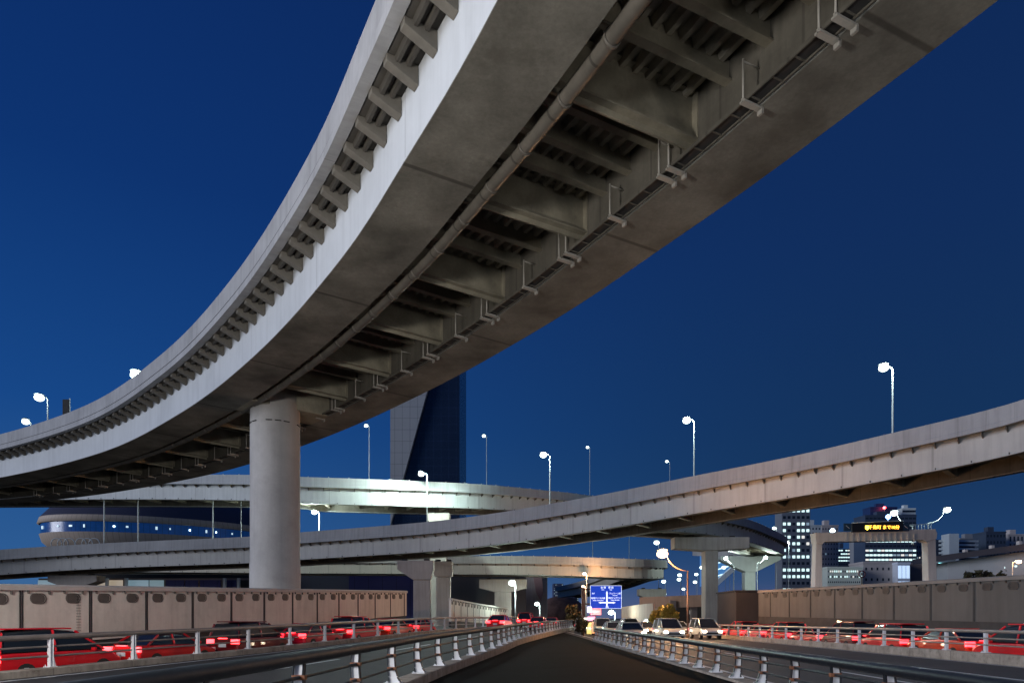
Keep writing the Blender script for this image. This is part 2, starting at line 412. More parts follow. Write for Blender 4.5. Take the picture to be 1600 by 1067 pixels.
# ------------------------------------------------------------ vented barrier walls
def rounded(cx, cz, w, h, n=5):
    r = h/2; pts = []
    for q, (ox, oz) in enumerate(((w/2-r,h/2-r),(-w/2+r,h/2-r),(-w/2+r,-h/2+r),(w/2-r,-h/2+r))):
        for k in range(n):
            a = math.pi/2*(q+k/(n-1)); pts.append((cx+ox+r*math.cos(a), cz+oz+r*math.sin(a)))
    return pts
def vented_wall(path, H, label, spacing, side, s0=.4, every=2, g=None, ladder=None, u0=0, pm_=None):
    p0 = path.at(u0)[0]; root = empty('barrier_wall', (p0.x,p0.y,p0.z-H), label, 'barrier wall', g)
    fr = path.frames(1.2, u0)
    MB().sweep(fr, [(-.16,-H),(-.16,-.22),(.12,-.22),(.12,-H)]).build('wall_panel', pm_ or mWall, root)
    MB().sweep(fr, [(-.26,-.22),(-.28,-.06),(-.20,0),(.18,0),(.24,-.06),(.22,-.22)]).build('coping', mCap if pm_ is None else surf('coping_shaded', (.17,.16,.15), .7, var=.15, scale=.8), root)
    MB().sweep(fr, [(-.18,-H-.9),(-.1,-H),(.1,-H),(.18,-H-.9)]).build('plinth', mDark, root)
    f = .12 if side > 0 else -.16; sg = 1 if side > 0 else -1
    sb = MB(); ww, hh = .56, .31
    for r0, r1, y in (((ww+.10,hh+.09),(ww,hh),f+sg*.03),):
        A = rounded(0,-.52,*r0); B = rounded(0,-.52,*r1); n = len(A)
        for k in range(n):
            k2 = (k+1) % n
            sb.quad([(A[k][0],y,A[k][1]),(A[k2][0],y,A[k2][1]),(B[k2][0],y,B[k2][1]),(B[k][0],y,B[k][1])])
            sb.quad([(A[k][0],y,A[k][1]),(A[k2][0],y,A[k2][1]),(A[k2][0],f,A[k2][1]),(A[k][0],f,A[k][1])])
    for q in range(5): sb.box((0,f+sg*.015,-.52+(q-2)*.058),(.48,.03,.024))
    sb.quad([(x,f+sg*.006,z) for x, z in rounded(0,-.52,ww,hh)])
    for xx in (-.42,.42): sb.box((xx,f+sg*.04,-.28),(.035,.08,.12)); sb.box((xx,f+sg*.06,-.33),(.06,.02,.05))
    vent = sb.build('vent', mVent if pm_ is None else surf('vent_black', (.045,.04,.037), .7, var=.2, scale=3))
    jm = MB(); jm.box((0,f+sg*.012,-(H+.22)/2),(.06,.024,H-.24)); jm.box((.10,f+sg*.006,-(H+.22)/2),(.05,.012,H-.24)); jt = jm.build('panel_joint', mDark)
    k = 0; u = u0+s0
    while u < path.len-.3 and k < 95:
        q, a = path.off(u, 0); place(vent, 'vent', root, q, a)
        if k % every == 0:
            q, a = path.off(u+spacing*.52, 0); place(jt, 'panel_joint', root, q, a)
        u += spacing; k += 1
    bpy.data.objects.remove(vent); bpy.data.objects.remove(jt)
    if ladder:
        q, a = path.off(ladder, f+sg*.03); d = path.at(ladder)[2]; lm = MB()
        for r in range(16): lm.box((q.x,q.y,q.z-.35-r*.11),(.2,.03,.012),Matrix.Rotation(a,3,'Z'))
        lm.build('step_iron', mDark, root)
    return root
GW = 'vented barrier walls beside the roads'
wl = vented_wall(wallL, 2.2, 'pale panelled barrier wall with a row of oval vents, left of the road', 1.5, -1, g=GW, ladder=wallL.atY(26.6), s0=.2)
vented_wall(wallR, 2.35, 'shaded panelled barrier wall with oval vents, right of the lanes', 1.65, 1, g=GW, s0=.5, pm_=mWallR)
wallM = Path([P(703,934,78), P(745,942,92), P(792,950,112)])
vented_wall(wallM, 2.6, 'far pinkish vented barrier wall behind the twin pier', 1.7, -1, g=GW)

# ------------------------------------------------------------ viaducts
def viaduct(name, label, path, web=2.25, par=1.2, W=9.4, gw=2.15, over=1.0, br=1.3, fas=mFascia, sof=mSoffit, parm=mParapet, u0=0, u1=None, step=1.0, beam_sp=5.2, ribs=True, br_range=None, studs=0, small=True):
    u1 = u1 or path.len; p0 = path.at(u0)[0]; root = empty(name, (p0.x,p0.y,p0.z), label, 'elevated road', 'elevated expressway ramps')
    fr = path.frames(step, u0, u1); H = web; T = .24
    for o in (0, -(W-gw)):
        gm = MB(); gm.sweep(fr, [(o+.05,.035),(o+.05,.09),(o,.09),(o,H),(o-gw,H),(o-gw,.09),(o-gw-.05,.09),(o-gw-.05,.035)]); gd = gm.build('girder', fas, root)
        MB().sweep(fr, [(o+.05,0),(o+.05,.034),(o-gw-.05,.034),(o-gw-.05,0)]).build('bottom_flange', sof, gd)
        if o == 0 and not ribs:
            tk = MB(); u = u0+1
            while u < u1: c, a = path.off(u, .03, .17); tk.box(c, (.07,.10,.16), Matrix.Rotation(a,3,'Z')); u += 2.6
            tk.build('lug_row', mDark, gd)
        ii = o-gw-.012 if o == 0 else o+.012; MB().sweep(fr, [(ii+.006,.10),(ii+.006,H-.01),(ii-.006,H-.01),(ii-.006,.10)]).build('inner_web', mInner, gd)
    MB().sweep(fr, [(over-.3,H+.004),(over-.3,H+T),(-(W+over-.3),H+T),(-(W+over-.3),H+.004)]).build('deck', mDeck, root)
    for sgn, o in ((1, over), (-1, -(W+over))):
        q = [(-.30,H-.04),(.07,H-.06),(.05,H+.30),(.0,H+.33),(-.03,H+par),(-.26,H+par),(-.30,H+.34)]
        pm = MB(); pm.sweep(fr, [(o+sgn*a, z) for a, z in q])
        if studs:
            u = u0+1
            while u < u1:
                c, a = path.off(u, o-sgn*.14, H+par+.06); pm.box(c, (.10,.10,.16), Matrix.Rotation(a,3,'Z')); u += studs
        pr_ = pm.build('parapet', parm, root)
        if ribs: MB().sweep(fr, [(o+sgn*-.006,H+.37),(o+sgn*-.006,H+.40),(o+sgn*.012,H+.40),(o+sgn*.012,H+.37)]).build('conduit', mDark, pr_)
    # cantilever brackets under the outer deck edge
    b = MB(); ins = over-.31
    bw = .15 if ribs else .05; b.prism([(-bw,.01,H-.01),(-bw,.01,H-.55*min(1,over)),(-bw,ins,H-.20),(-bw,ins,H-.01)], (bw*2,0,0))
    bp = b.build('bracket', mBrk, bevel=.015); r0, r1 = br_range or (u0, u1); u = r0+.5; k = 0
    while u < r1 and k < 99:
        q, a = path.off(u, 0); place(bp, 'bracket', root, q, a); u += br; k += 1
    bpy.data.objects.remove(bp)
    # cross beams between the girders
    a0, a1 = -gw, -(W-gw); c = (a0+a1)/2; w = abs(a1-a0)
    bm_ = MB(); bm_.box((0,c,H-.85),(.05,w,1.66)); bm_.box((0,c,.62),(.50,w,.06)); bm_.box((0,c,H-.10),(.42,w,.05))
    for q in (a0-.05, a1+.05): bm_.prism([(-.25,q,.56),(.25,q,.56),(.25,q,H-.1),(-.25,q,H-.1)],(0,.05 if q > c else -.05,0))
    big = bm_.build('cross_beam', mBeam)
    sm = MB(); sm.box((0,c,H-.36),(.04,w,.68)); sm.box((0,c,H-.70),(.26,w,.05)); sml = sm.build('floor_beam', mBeam)
    u = u0+1.0; k = 0; ns = 4
    while u < u1 and k < 240:
        q, a = path.off(u, 0)
        if k % ns == 0: place(big, 'cross_beam', root, q, a)
        elif small and k*3/4 < 97: place(sml, 'floor_beam', root, q, a)
        u += beam_sp/ns; k += 1
    bpy.data.objects.remove(big); bpy.data.objects.remove(sml)
    if ribs:
        rm = MB(); n = 11
        for k in range(n):
            o = a0-(k+.7)*(w/(n+.4)); rm.sweep(fr, [(o+.12,H),(o+.07,H-.24),(o-.07,H-.24),(o-.12,H)])
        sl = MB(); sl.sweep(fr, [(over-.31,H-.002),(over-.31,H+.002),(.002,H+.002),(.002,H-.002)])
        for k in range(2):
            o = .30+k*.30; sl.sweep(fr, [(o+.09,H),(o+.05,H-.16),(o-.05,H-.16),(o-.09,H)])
        rm.build('trough_rib', mDeck, root); sl.build('overhang_soffit', surf('shaded_soffit', (.075,.068,.058), .85, var=.3, scale=1), root)  # shade of the slot is put into the overhang deck and rib colour
    return root, path
# A : the big curved ramp overhead
zb = CAMZ+13.0
pathA = Path([(9.4,-14,zb),(7.1,-4.3,zb),(3.95,5.2,zb),(-.23,14.37,zb),(-3.02,19.5,zb),(-6.35,25.1,zb),(-12.55,33.7,zb),(-20.9,43.3,zb),(-32.3,53.8,zb),(-47.5,63.4,zb),(-62,69.5,zb),(-78,73.5,zb),(-95,75,zb)])
A, _ = viaduct('elevated_ramp', 'huge curved overpass sweeping overhead with its dark ribbed underside showing', pathA, web=2.1, par=1.33, over=1.22, br_range=(pathA.atY(9), 150))
# drain pipe and its hangers
fr = pathA.frames(.65, 0, pathA.atY(66))
pp = [p+n*(-2.72)+Vector((0,0,.12)) for p, n, _ in fr]
pipe = MB().tube(pp, .19, 14).build('drain_pipe', mPipe, A)
cm = MB(); cm.lathe((0,0,0), [(.20,-.045),(.225,-.045),(.225,.045),(.20,.045)], 16); cm.box((0,0,.0),(.02,.02,.02))
cc = cm.build('pipe_collar', mPipe); u = .7; k = 0
while u < pathA.atY(64):
    q, a = pathA.off(u, -2.72, .12); o = place(cc, 'pipe_collar', A, q, 0); o.rotation_mode = 'XYZ'
    o.rotation_euler = Vector((math.cos(a), math.sin(a), 0)).to_track_quat('Z','Y').to_euler(); o.parent = pipe
    u += 1.95; k += 1
bpy.data.objects.remove(cc)
pb = MB(); pb.box((0,-2.45,.34),(.06,.62,.05)); pb.box((0,-2.18,.34),(.12,.05,.3)); ph = pb.build('pipe_bracket', mBeam); u = 1.3
while u < pathA.atY(64): q, a = pathA.off(u, 0); place(ph, 'pipe_bracket', A, q, a); u += 2.6
bpy.data.objects.remove(ph)
# cable tray with hangers along the inner face of the right girder
IN = -(9.4-2.15)
tm = MB(); 
for o in (IN+.12, IN+.50): tm.sweep(pathA.frames(1.0,0,pathA.atY(66)), [(o+.02,.02),(o+.02,.12),(o-.02,.12),(o-.02,.02)])
u = .5
while u < pathA.atY(66): q, a = pathA.off(u, IN+.31, .05); tm.box(q, (.04,.38,.03), Matrix.Rotation(a,3,'Z')); u += .65
tr = tm.build('cable_tray', mInner, A)
tm = MB(); tm.sweep(pathA.frames(1.0,0,pathA.atY(66)), [(IN+.47,.06),(IN+.47,.11),(IN+.15,.11),(IN+.15,.06)]); tm.build('cable_bundle', mDark, tr)
hm = MB(); hm.tube([(0,IN+.58,-.02),(0,IN+.58,1.05)], .028, 6); hm.box((0,IN+.30,-.03),(.16,.64,.05)); hm.box((0,IN+.30,.0),(.05,.64,.10)); hm.prism([(-.08,IN-.05,-.16),(-.08,IN+.02,-.16),(-.08,IN+.02,.0),(-.08,IN-.05,.0)],(.16,0,0))
hm.tube([(0,IN+.58,1.0),(0,IN+.02,1.0)], .02, 6)
hh = hm.build('hanger', surf('hanger_zinc', (.42,.40,.36), .5, var=.2, scale=2)); u = 1.3; k = 0
while u < pathA.atY(66) and k < 90:
    q, a = pathA.off(u, 0); place(hh, 'hanger', A, q, a)
    if k % 2 == 0: q, a = pathA.off(u+.42, 0); place(hh, 'hanger', A, q, a)
    u += 2.6; k += 1
bpy.data.objects.remove(hh)
# pier A
px, py = (430-800)/F*43.0, 43.0
R = 1.5
pr = empty('bridge_pier', (px,py,0), 'thick round concrete pier holding up the curved overpass', 'pier', 'bridge piers')
MB().lathe((px,py,0), [(R+.03,-.65),(R+.03,5.2),(R,5.22),(R,zb-1.9),(R-.01,zb-.6),(R-.01,zb+1.6)], 64).build('column', mPier, pr)
for k in range(9):
    if k in (3,7): continue
    a0 = math.radians(188+k*20); rm = MB(); pts = [(px+(R+.012)*math.cos(a0+t*.05), py+(R+.012)*math.sin(a0+t*.05), zb-.95) for t in range(6)]
    rm.tube(pts, .035, 5); rm.build('band_groove', mDark, pr)
uA = min(range(0, 800), key=lambda k: (pathA.at(k*.2)[0]-pathA.at(k*.2)[1]*4.7-Vector((px,py,zb))).length)*.2
q, a = pathA.off(uA, -4.7, 1.05); xm = MB(); xm.box(q, (2.6,5.1,2.1), Matrix.Rotation(a,3,'Z')); xm.build('crosshead', mBeam, pr, bevel=.03)

# B : long ramp crossing behind
Bp = [(2400,455,32),(2000,560,41),(1800,640,47),(1600,706,54),(1387,750,61),(1240,777,67.5),(1100,800,73),(900,833,82),(700,859,91),(467,874.5,100),(391,879.5,103),(161,888,108),(0,898,108),(-200,915,103),(-450,940,95)]
pathB = Path([P(*q) for q in Bp])
B, _ = viaduct('elevated_ramp', 'long grey ramp climbing to the right in front of the far viaducts', pathB, web=2.35, par=1.55, W=8.2, gw=.6, over=.85, br=1.7, fas=mBFascia, sof=mSoffit, parm=mBPar, u0=8, ribs=False, br_range=(14,182), step=1.5)
# C : far upper viaduct
Cp = [(1060,806,158),(940,806,140),(880,802,130),(765,795.5,113.5),(670,792,108.5),(600,790,106),(467,786,104.5),(391,782,107),(225,780,113),(0,781,120),(-300,784,128)]
pathC = Path([P(*q) for q in Cp])
C, _ = viaduct('elevated_ramp', 'highest far ramp running level behind the round pier and stone tower', pathC, web=2.45, par=1.45, W=8.2, gw=.6, over=.85, br=2.3, fas=surf('pale_ramp_steel',(.56,.59,.575),.6,var=.12,scale=.2,streak=.18,joint=8,jdark=.8,jw=.12,bump=.03), sof=mSoffit, parm=surf('pale_ramp_parapet',(.50,.52,.51),.8,var=.12,scale=.3,streak=.2,joint=2.0,jdark=.88,jw=.06), ribs=False, step=2.0, studs=3.0, br_range=(40,258), small=False)
# D : lower ring ramp, curling away on the right
Dp = [(905,934,215),(945,928,190),(985,918,168),(1012,909,152),(1030,905,140),(1037,903,131),(1026,903.5,124),(1000,903.5,120),(940,901.5,120),(880,899,122),(800,897.5,124),(705,897,126),(600,896,128),(467,895.5,129),(300,894,132),(130,893,136),(-100,893,140)]
pathD = Path([P(*q) for q in Dp])
D, _ = viaduct('elevated_ramp', 'lower cream ramp curling away in a loop above the blue road sign', pathD, web=2.0, par=1.35, W=7.0, gw=1.4, over=.7, br=2.4, fas=surf('cream_steel',(.50,.46,.39),.6,var=.1,scale=.2,streak=.15,joint=6,jdark=.8,jw=.12,bump=.03), sof=mSoffit, parm=surf('cream_parapet',(.44,.42,.38),.8,var=.12,scale=.3,streak=.2,joint=2.0,jdark=.85,jw=.06), ribs=False, step=1.5, studs=2.0, br_range=(30,255), small=False)
# E : right loop ramp
Ep = [(1120,868,205),(1165,870,185),(1205,870,168),(1222,869,154),(1225,867,143),(1214,862,132),(1190,853,122),(1172,847.5,115),(1140,840,108),(1090,833,101),(1010,828,95),(930,825,92)]
pathE = Path([P(*q) for q in Ep])
E_, _ = viaduct('elevated_ramp', 'grey loop ramp curving round above the lit T-shaped pier', pathE, web=2.2, par=1.3, W=7.5, gw=1.5, over=.75, br=1.9, fas=mBFascia, sof=mSoffit, parm=mBPar, ribs=False, step=1.5, studs=2.4, br_range=(20,190), small=False)

# ------------------------------------------------------------ far piers
def T_pier(pxc, yt, D, colw, capw, caph, taper, label, mat=mPierFar, depth=2.2, off=0, hammer=True):
    c = P(pxc, yt, D); root = empty('bridge_pier', (c.x, c.y, -.6), label, 'pier', 'bridge piers'); z = c.z
    MB().bb(c.x-colw/2, c.x+colw/2, c.y-depth/2, c.y+depth/2, -.65, z-caph).build('column', mat, root, bevel=.12)
    x0, x1 = c.x+off-capw/2, c.x+off+capw/2
    m = MB(); m.prism([(x0,c.y-depth/2-.15,z),(x1,c.y-depth/2-.15,z),(x1,c.y-depth/2-.15,z-caph*(1-taper)),(c.x+colw/2+.05,c.y-depth/2-.15,z-caph),(c.x-colw/2-.05,c.y-depth/2-.15,z-caph),(x0,c.y-depth/2-.15,z-caph*(1-taper))],(0,depth+.3,0))
    m.build('pier_cap', mat, root, bevel=.08)
    for dx in (-capw*.3, capw*.3): MB().bb(c.x+off+dx-.35,c.x+off+dx+.35,c.y-.35,c.y+.35,z,z+.28).build('bearing', mDark, root)
    return root
T_pier(660, 876, 93.5, 2.35, 5.0, 2.6, .55, 'left pier of the pair, with a slanted cap under the crossing ramp', off=-.9, depth=1.1)
T_pier(693, 877, 97.5, 2.1, 2.6, 2.2, .1, 'right pier of the pair, plain square column beside the slanted cap', depth=1.0)
T_pier(686, 803, 110, 2.6, 3.6, 1.6, .4, 'pale pier head showing above the crossing ramp near the stone tower')
T_pier(1109, 840, 103, 1.95, 11.2, 2.0, .15, 'tall square pier with a wide grey cap under the loop ramp')
T_pier(1170, 869, 148, 2.3, 13.0, 3.4, .75, 'pale T-shaped pier lit greenish by lamps under the loop ramp', surf('pale_concrete',(.52,.54,.50),.8,var=.1,scale=.3,streak=.1))
T_pier(786, 905, 130, 3.2, 9.0, 2.4, .3, 'far stout pier beneath the cream ramp, behind a bright street lamp')
T_pier(1018, 920, 150, 3.0, 6.0, 2.0, .3, 'shadowed pier under the curl of the cream ramp')
T_pier(120, 899, 112, 2.4, 8.0, 2.0, .5, 'low pier under the left end of the crossing ramp')

# ------------------------------------------------------------ street lamps
def lamp(px, py, D, base_z, label, warm=False, dirx=-1, arm=1.4, r=.075, power=900, far=False, group='street lamps', lc=None, curve=False, head=.8, pole_m=None, bulb=1.0, armz=.35):
    """head centre at pixel (px,py) depth D"""
    h = P(px, py, D); bx = h.x-dirx*(arm); root = empty('street_lamp', (bx, D, base_z), label, 'street lamp', group); pm = pole_m or mPole
    if curve:
        pts = [(bx,D,base_z),(bx,D,base_z+(h.z-base_z)*.45),(bx,D,h.z-arm*.75)]+[(bx+dirx*arm*.85*math.sin(t), D, h.z-arm*.75+arm*.8*(1-math.cos(t))/1*.98) for t in (math.radians(a) for a in (20,40,60,75,90))]
        pts[-1] = (bx+dirx*arm*.85, D, h.z+.06)
    else:
        pts = [(bx,D,base_z),(bx,D,(base_z+h.z)/2),(bx,D,h.z-armz),(bx+dirx*arm*.12,D,h.z-armz*.4),(bx+dirx*arm*.5,D,h.z),(bx+dirx*(arm-head*.4),D,h.z+.06)]
    MB().tube(pts, r, 8, r1=r*.55).build('pole', pm, root)
    MB().tube([(bx,D,base_z),(bx,D,base_z+.35)], r*1.9, 8).build('base_plate', pm, root)
    hm = MB(); hm.lathe((h.x,D,h.z+head*bulb*.12), [(.02,.22),(head*.25*bulb,.18),(head*.42*bulb,.06),(head*.44*bulb,0)], 16); hm.build('lamp_housing', mLampHead, root)
    gm = MB(); gr = head*.43*bulb; gm.lathe((h.x,D,h.z-gr*.35), [(gr*math.sin(t), gr*.72*math.cos(t)) for t in (math.radians(a) for a in (4,25,45,65,90,115,135,155,176))], 18)
    gm.build('lamp_glass', (eLampFW if warm else eLampF) if far else (eLampW if warm else eLamp), root)
    if power:
        L = bpy.data.lights.new('lamp_light', 'POINT'); L.energy = power; L.color = lc or ((1,.50,.22) if warm else (.80,1.0,.93)); L.shadow_soft_size = 1.1 if lc else .3
        o = bpy.data.objects.new('lamp_light', L); COL.objects.link(o); o.parent = root; o.location = Vector((h.x, D-(gr+.42 if not lc else 0), h.z-(.25 if not lc else gr*1.1+1.2)))-root.location
    return root
def deck_z(path, x, off, web): # deck surface height where the path has this x
    u = min(range(0, int(path.len)), key=lambda k: abs(path.off(k, off)[0].x-x)); return path.off(u, off)[0].z+web+.24
def onB(px, py, D, label, **k):
    x = (px-800)/F*D; u = min(range(int(pathB.len)), key=lambda j: abs(pathB.off(j,-8.1)[0].x/pathB.off(j,-8.1)[0].y-(px-800)/F)); q = pathB.off(u,-8.2)[0]
    return lamp(px, py, q.y, q.z+2.35+.24, label, **k)
onB(1381, 572, 0, 'tall white street lamp at the right, highest lamp over the climbing ramp', bulb=1.4, power=1200, arm=.9, r=.10)
onB(1073, 655, 0, 'tall white street lamp over the middle of the climbing ramp', bulb=1.35, power=1200, arm=.9, r=.09)
onB(849, 709, 0, 'white street lamp on the climbing ramp right of the stone tower', bulb=1.35, power=1200, arm=.9, r=.09)
onB(658, 739, 0, 'street lamp in front of the stone tower, lighting the upper ramp', bulb=1.2, power=12000, arm=.9, r=.085)
onB(491, 799, 0, 'low street lamp just right of the round pier, under the upper ramp', bulb=1.2, power=5000, arm=.8, r=.08)
for x_, l_ in ((158,'leftmost white pole before the arena, head hidden by the upper ramp'),(211,'second white pole before the arena, head hidden by the upper ramp'),(328,'third white pole before the arena, nearest the round pier but one'),(372,'thin white pole before the arena, nearest the round pier')):
    onB(x_, 774, 0, l_, bulb=.9, power=0, arm=.5, r=.13 if x_ < 360 else .07)
def onC(px, py, label, **k):
    u = min(range(int(pathC.len)), key=lambda j: abs(pathC.off(j,-8.3)[0].x/pathC.off(j,-8.3)[0].y-(px-800)/F)); q = pathC.off(u,-8.3)[0]
    return lamp(px, py, q.y, q.z+2.7, label, **k)
onC(572, 664, 'small distant lamp on the upper ramp left of the stone tower', bulb=.9, power=0, arm=.5, r=.06)
onC(756, 680, 'small distant lamp on the upper ramp right of the stone tower', bulb=.9, power=0, arm=.5, r=.06)
onC(918, 698, 'small distant lamp between two tall lamps, above the ramp crossing', bulb=.9, power=0, arm=.5, r=.06)
onC(1042, 720, 'small distant lamp beside the tall lamp at middle right', bulb=1.0, power=0, arm=.7, r=.06)
# lamps on the big ramp's far parapet (left)
lamp(213, 583, 62, zb+2.5, 'brightest lamp at the left, close above the overpass parapet', bulb=1.5, power=500, arm=.6, r=.07)
lamp(61, 619, 80, zb+2.5, 'lamp on a bent pole above the left end of the overpass', bulb=1.5, power=400, arm=1.0, r=.08)
lamp(40, 657, 82, zb+2.5, 'smallest lamp low over the left end of the overpass', bulb=1.2, power=0, arm=.6, r=.07)
for x_, y_, h_, l_, p_ in ((-13.5,5.5,9.0,'added unseen lamp on the left kerb, lighting the overpass and left wall',9500),(17.5,4.5,8.0,'added unseen lamp on the right kerb, lighting the overpass underside',1300),(-4.5,-9,7.5,'added unseen lamp behind the viewpoint at the left of the path',4500),(6.8,-12,7.5,'added unseen lamp behind the viewpoint at the right of the path',1000)):  # unseen lamps, added to light the overpass underside and side walls
    lamp(800+x_/max(y_,.5)*F if y_ > 0 else 0, HY-(h_-CAMZ)/abs(y_)*F, y_, 0, l_, power=p_, arm=1.2, lc=(1,.95,.88)) if y_ > 0 else lamp(800+x_/y_*F, HY-(h_-CAMZ)/y_*F, y_, 0, l_, power=p_, arm=1.2, lc=(.97,.98,1))
# panel post by the left lamps
q = P(103, 637, 62); o = empty('roadside_panel', (q.x,q.y,q.z-1.2), 'narrow dark upright panel on the overpass parapet beside the left lamps', 'panel')
MB().bb(q.x-.28,q.x+.28,q.y-.08,q.y+.08,q.z-.75,q.z+.75).build('panel', mDark, o, bevel=.02); MB().tube([(q.x+.33,q.y,q.z-1.2),(q.x+.33,q.y,q.z+.85)],.05,8).build('post', mPole, o)
for x_, l_ in ((922,'thin lamp post on the cream ramp left of the sign, head behind the crossing ramp'),(979,'thin lamp post on the cream ramp right of the sign, head behind the crossing ramp')):
    lamp(x_, 815, 132, P(0,890,132).z, l_, power=0, arm=.5, r=.055, bulb=.8)
# street level lamps
lamp(1035, 862, 62, 0, 'orange glowing street lamp on a curved arm under the climbing ramp', warm=True, dirx=-1, arm=2.3, curve=True, r=.085, power=6000, bulb=1.5, pole_m=mPoleO)
lamp(800, 909, 100, 0, 'white lamp before the far stout pier under the cream ramp', bulb=1.5, power=2600, arm=.5, r=.11)
lamp(839, 942, 125, 0, 'low white lamp above the end of the path', bulb=1.3, power=1500, arm=.5, r=.08)
lamp(955, 955, 92, 0, 'white lamp below the blue road sign', bulb=1.2, power=1200, arm=.5, r=.06)
lamp(913, 895, 118, 0, 'upper orange lamp on the mast beside the blue sign', warm=True, bulb=1.0, power=1500, arm=.4, r=.08, head=.7)
lamp(911, 915, 110, 0, 'lower orange lamp on the mast beside the blue sign', warm=True, bulb=.9, power=800, arm=.4, r=.08, head=.6)
lamp(1134, 871, 136, 0, 'left lamp of the pair lighting the T-shaped pier', dirx=-1, arm=1.6, curve=True, bulb=1.2, power=2600, r=.09)
lamp(1196, 870, 136, 0, 'right lamp of the pair lighting the T-shaped pier', dirx=1, arm=1.6, curve=True, bulb=1.2, power=2600, r=.09)
lamp(1397, 800, 84, CAMZ+9, 'curved lamp left of the gantry top, by the blue beacon', dirx=-1, arm=2.3, curve=True, bulb=1.2, power=700, r=.08)
lamp(1480, 795, 84, CAMZ+9, 'curved lamp right of the gantry top against the sky', dirx=1, arm=2.3, curve=True, bulb=1.2, power=700, r=.08)
lamp(1592, 876, 150, 0, 'orange lamp at the right edge before the long hall', warm=True, dirx=1, bulb=1.6, power=2500, r=.1)
lamp(1210, 824, 190, 0, 'small lamp over the far bend of the loop ramp', bulb=1.5, power=0, arm=.6, r=.09)
lamp(1229, 846, 180, 0, 'bright small lamp at the outer bend of the loop ramp', bulb=2.0, power=1500, arm=.6, r=.09)
far_l = [(1097,885,210,'right above the others beside the square pier'),(1062,897,230,'upper of two close ones left of the square pier'),(1061,904,240,'lower of two close ones left of the square pier'),(1037,907,215,'just right of the cream loop'),(1088,896,260,'between the curved orange lamp and the square pier'),(1086,908,250,'directly under another near the square pier'),(1068,919,290,'low over the brown flyover, leftmost of the low ones'),(1039,927,300,'lowest at the foot of the cream loop'),(1026,846,170,'highest, just over the orange lamp'),(1131,885,230,'in front of the curved blue building, left one'),(1138,880,230,'in front of the curved blue building, right one'),(1340,737,240,'hidden')]
for x, y, d_, l in far_l[:-1]:
    lamp(x, y, d_, 0, 'tiny distant lamp '+l, far=True, bulb=1.6, power=0, arm=.5, r=.07, head=1.0, group='distant street lamps')

# ------------------------------------------------------------ buildings
def blk(px0, px1, yt, yb, D, depth):
    a = P(px0, yt, D); b = P(px1, yb, D); return a.x, b.x, D, D+depth, b.z, a.z
wm_cool = [emit('window_lit_cool', (.70,1.0,.98), 1.15), emit('window_lit_white', (1.0,.96,.85), .8), emit('window_dim_cool', (.30,.50,.60), .35)]
mWinDark = plain('window_dark', (.02,.03,.045), .2)
def building(name, px0, px1, yt, D, depth, mat, label, rows=0, cols=0, lit=.5, ww=.6, wh=.5, bottom=966, wmats=None, y_from=0, roof=True, cat='building', cap=95, em=0, cornice=True, band=False):
    if px0 > 1200: depth *= .3
    x0,x1,y0,y1,z0,z1 = blk(px0,px1,yt,bottom,D,depth); z0 = -.05
    root = empty(name, ((x0+x1)/2,(y0+y1)/2,0), label, cat)
    MB().bb(x0,x1,y0,y1,z0,z1).build('wall', mat, root)
    if cornice: MB().bb(x0-.15,x1+.15,y0-.15,y1+.15,z1,z1+.6).build('roof', mat, root)
    if roof: MB().bb(x0+(x1-x0)*.3,x0+(x1-x0)*.6,y0+depth*.3,y0+depth*.6,z1+.6,z1+3).build('roof_plant', mat, root)
    n = 0; wm = wmats or wm_cool; dk = MB(); seam = MB()
    if rows:
        zb0 = z0 if not y_from else P(0,y_from,D).z; ch = (z1-zb0)/rows; cw = (x1-x0)/cols
        for r in range(rows):
            rowlit = random.random() < lit+.15
            if band: dk.bb(x0+.2,x1-.2,y0-.06,y0,zb0+(r+.5-wh/2)*ch,zb0+(r+.5+wh/2)*ch)
            for c in range(cols):
                cx_, cz = x0+(c+.5)*cw, zb0+(r+.5)*ch
                on = rowlit and random.random() < lit*1.35
                if on and n < cap:
                    w = MB().bb(cx_-cw*ww/2, cx_+cw*ww/2, y0-.10, y0-.02, cz-ch*wh/2, cz+ch*wh/2); w.build('window', wm[0 if random.random() < .6 else random.randrange(len(wm))], root); n += 1
                elif not band: dk.bb(cx_-cw*ww/2, cx_+cw*ww/2, y0-.05, y0, cz-ch*wh/2, cz+ch*wh/2)
        if dk.v: o = dk.build('dark_glazing', mWinDark, root); o['kind'] = 'stuff'
    return root
mB1 = surf('tower_grey', (.22,.235,.26), .7, var=.1, scale=.05, streak=.1, bump=0)
mB2 = surf('tower_white', (.62,.68,.68), .7, var=.1, scale=.05, streak=.1, bump=0)
mB3 = surf('block_tan', (.50,.45,.43), .7, var=.1, scale=.05, streak=.1, bump=0)
mB4 = surf('block_blue', (.05,.07,.11), .5, var=.2, scale=.05, bump=0)
mB5 = surf('block_cream', (.75,.80,.68), .7, var=.08, scale=.05, bump=0)
mB6 = surf('block_brown', (.20,.16,.15), .8, var=.15, scale=.05, bump=0)
mNavy = surf('navy_panel', (.035,.035,.13), .4, var=.2, scale=.1, joint=3, jdark=.6, jw=.1, bump=0)
building('office_tower', 1222, 1266, 772, 270, 24, mB1, 'grey office tower with bright square windows right of the loop ramp', 15, 6, .62, .6, .42, y_from=926)
building('apartment_block', 1263, 1283, 822, 290, 20, mB2, 'slim pale apartment slab left of the road gantry', 14, 4, .16, .4, .4, y_from=924)
building('apartment_block', 1284, 1310, 822, 300, 26, mB3, 'tan apartment block inside the left of the gantry', 13, 6, .2, .35, .35, y_from=924)
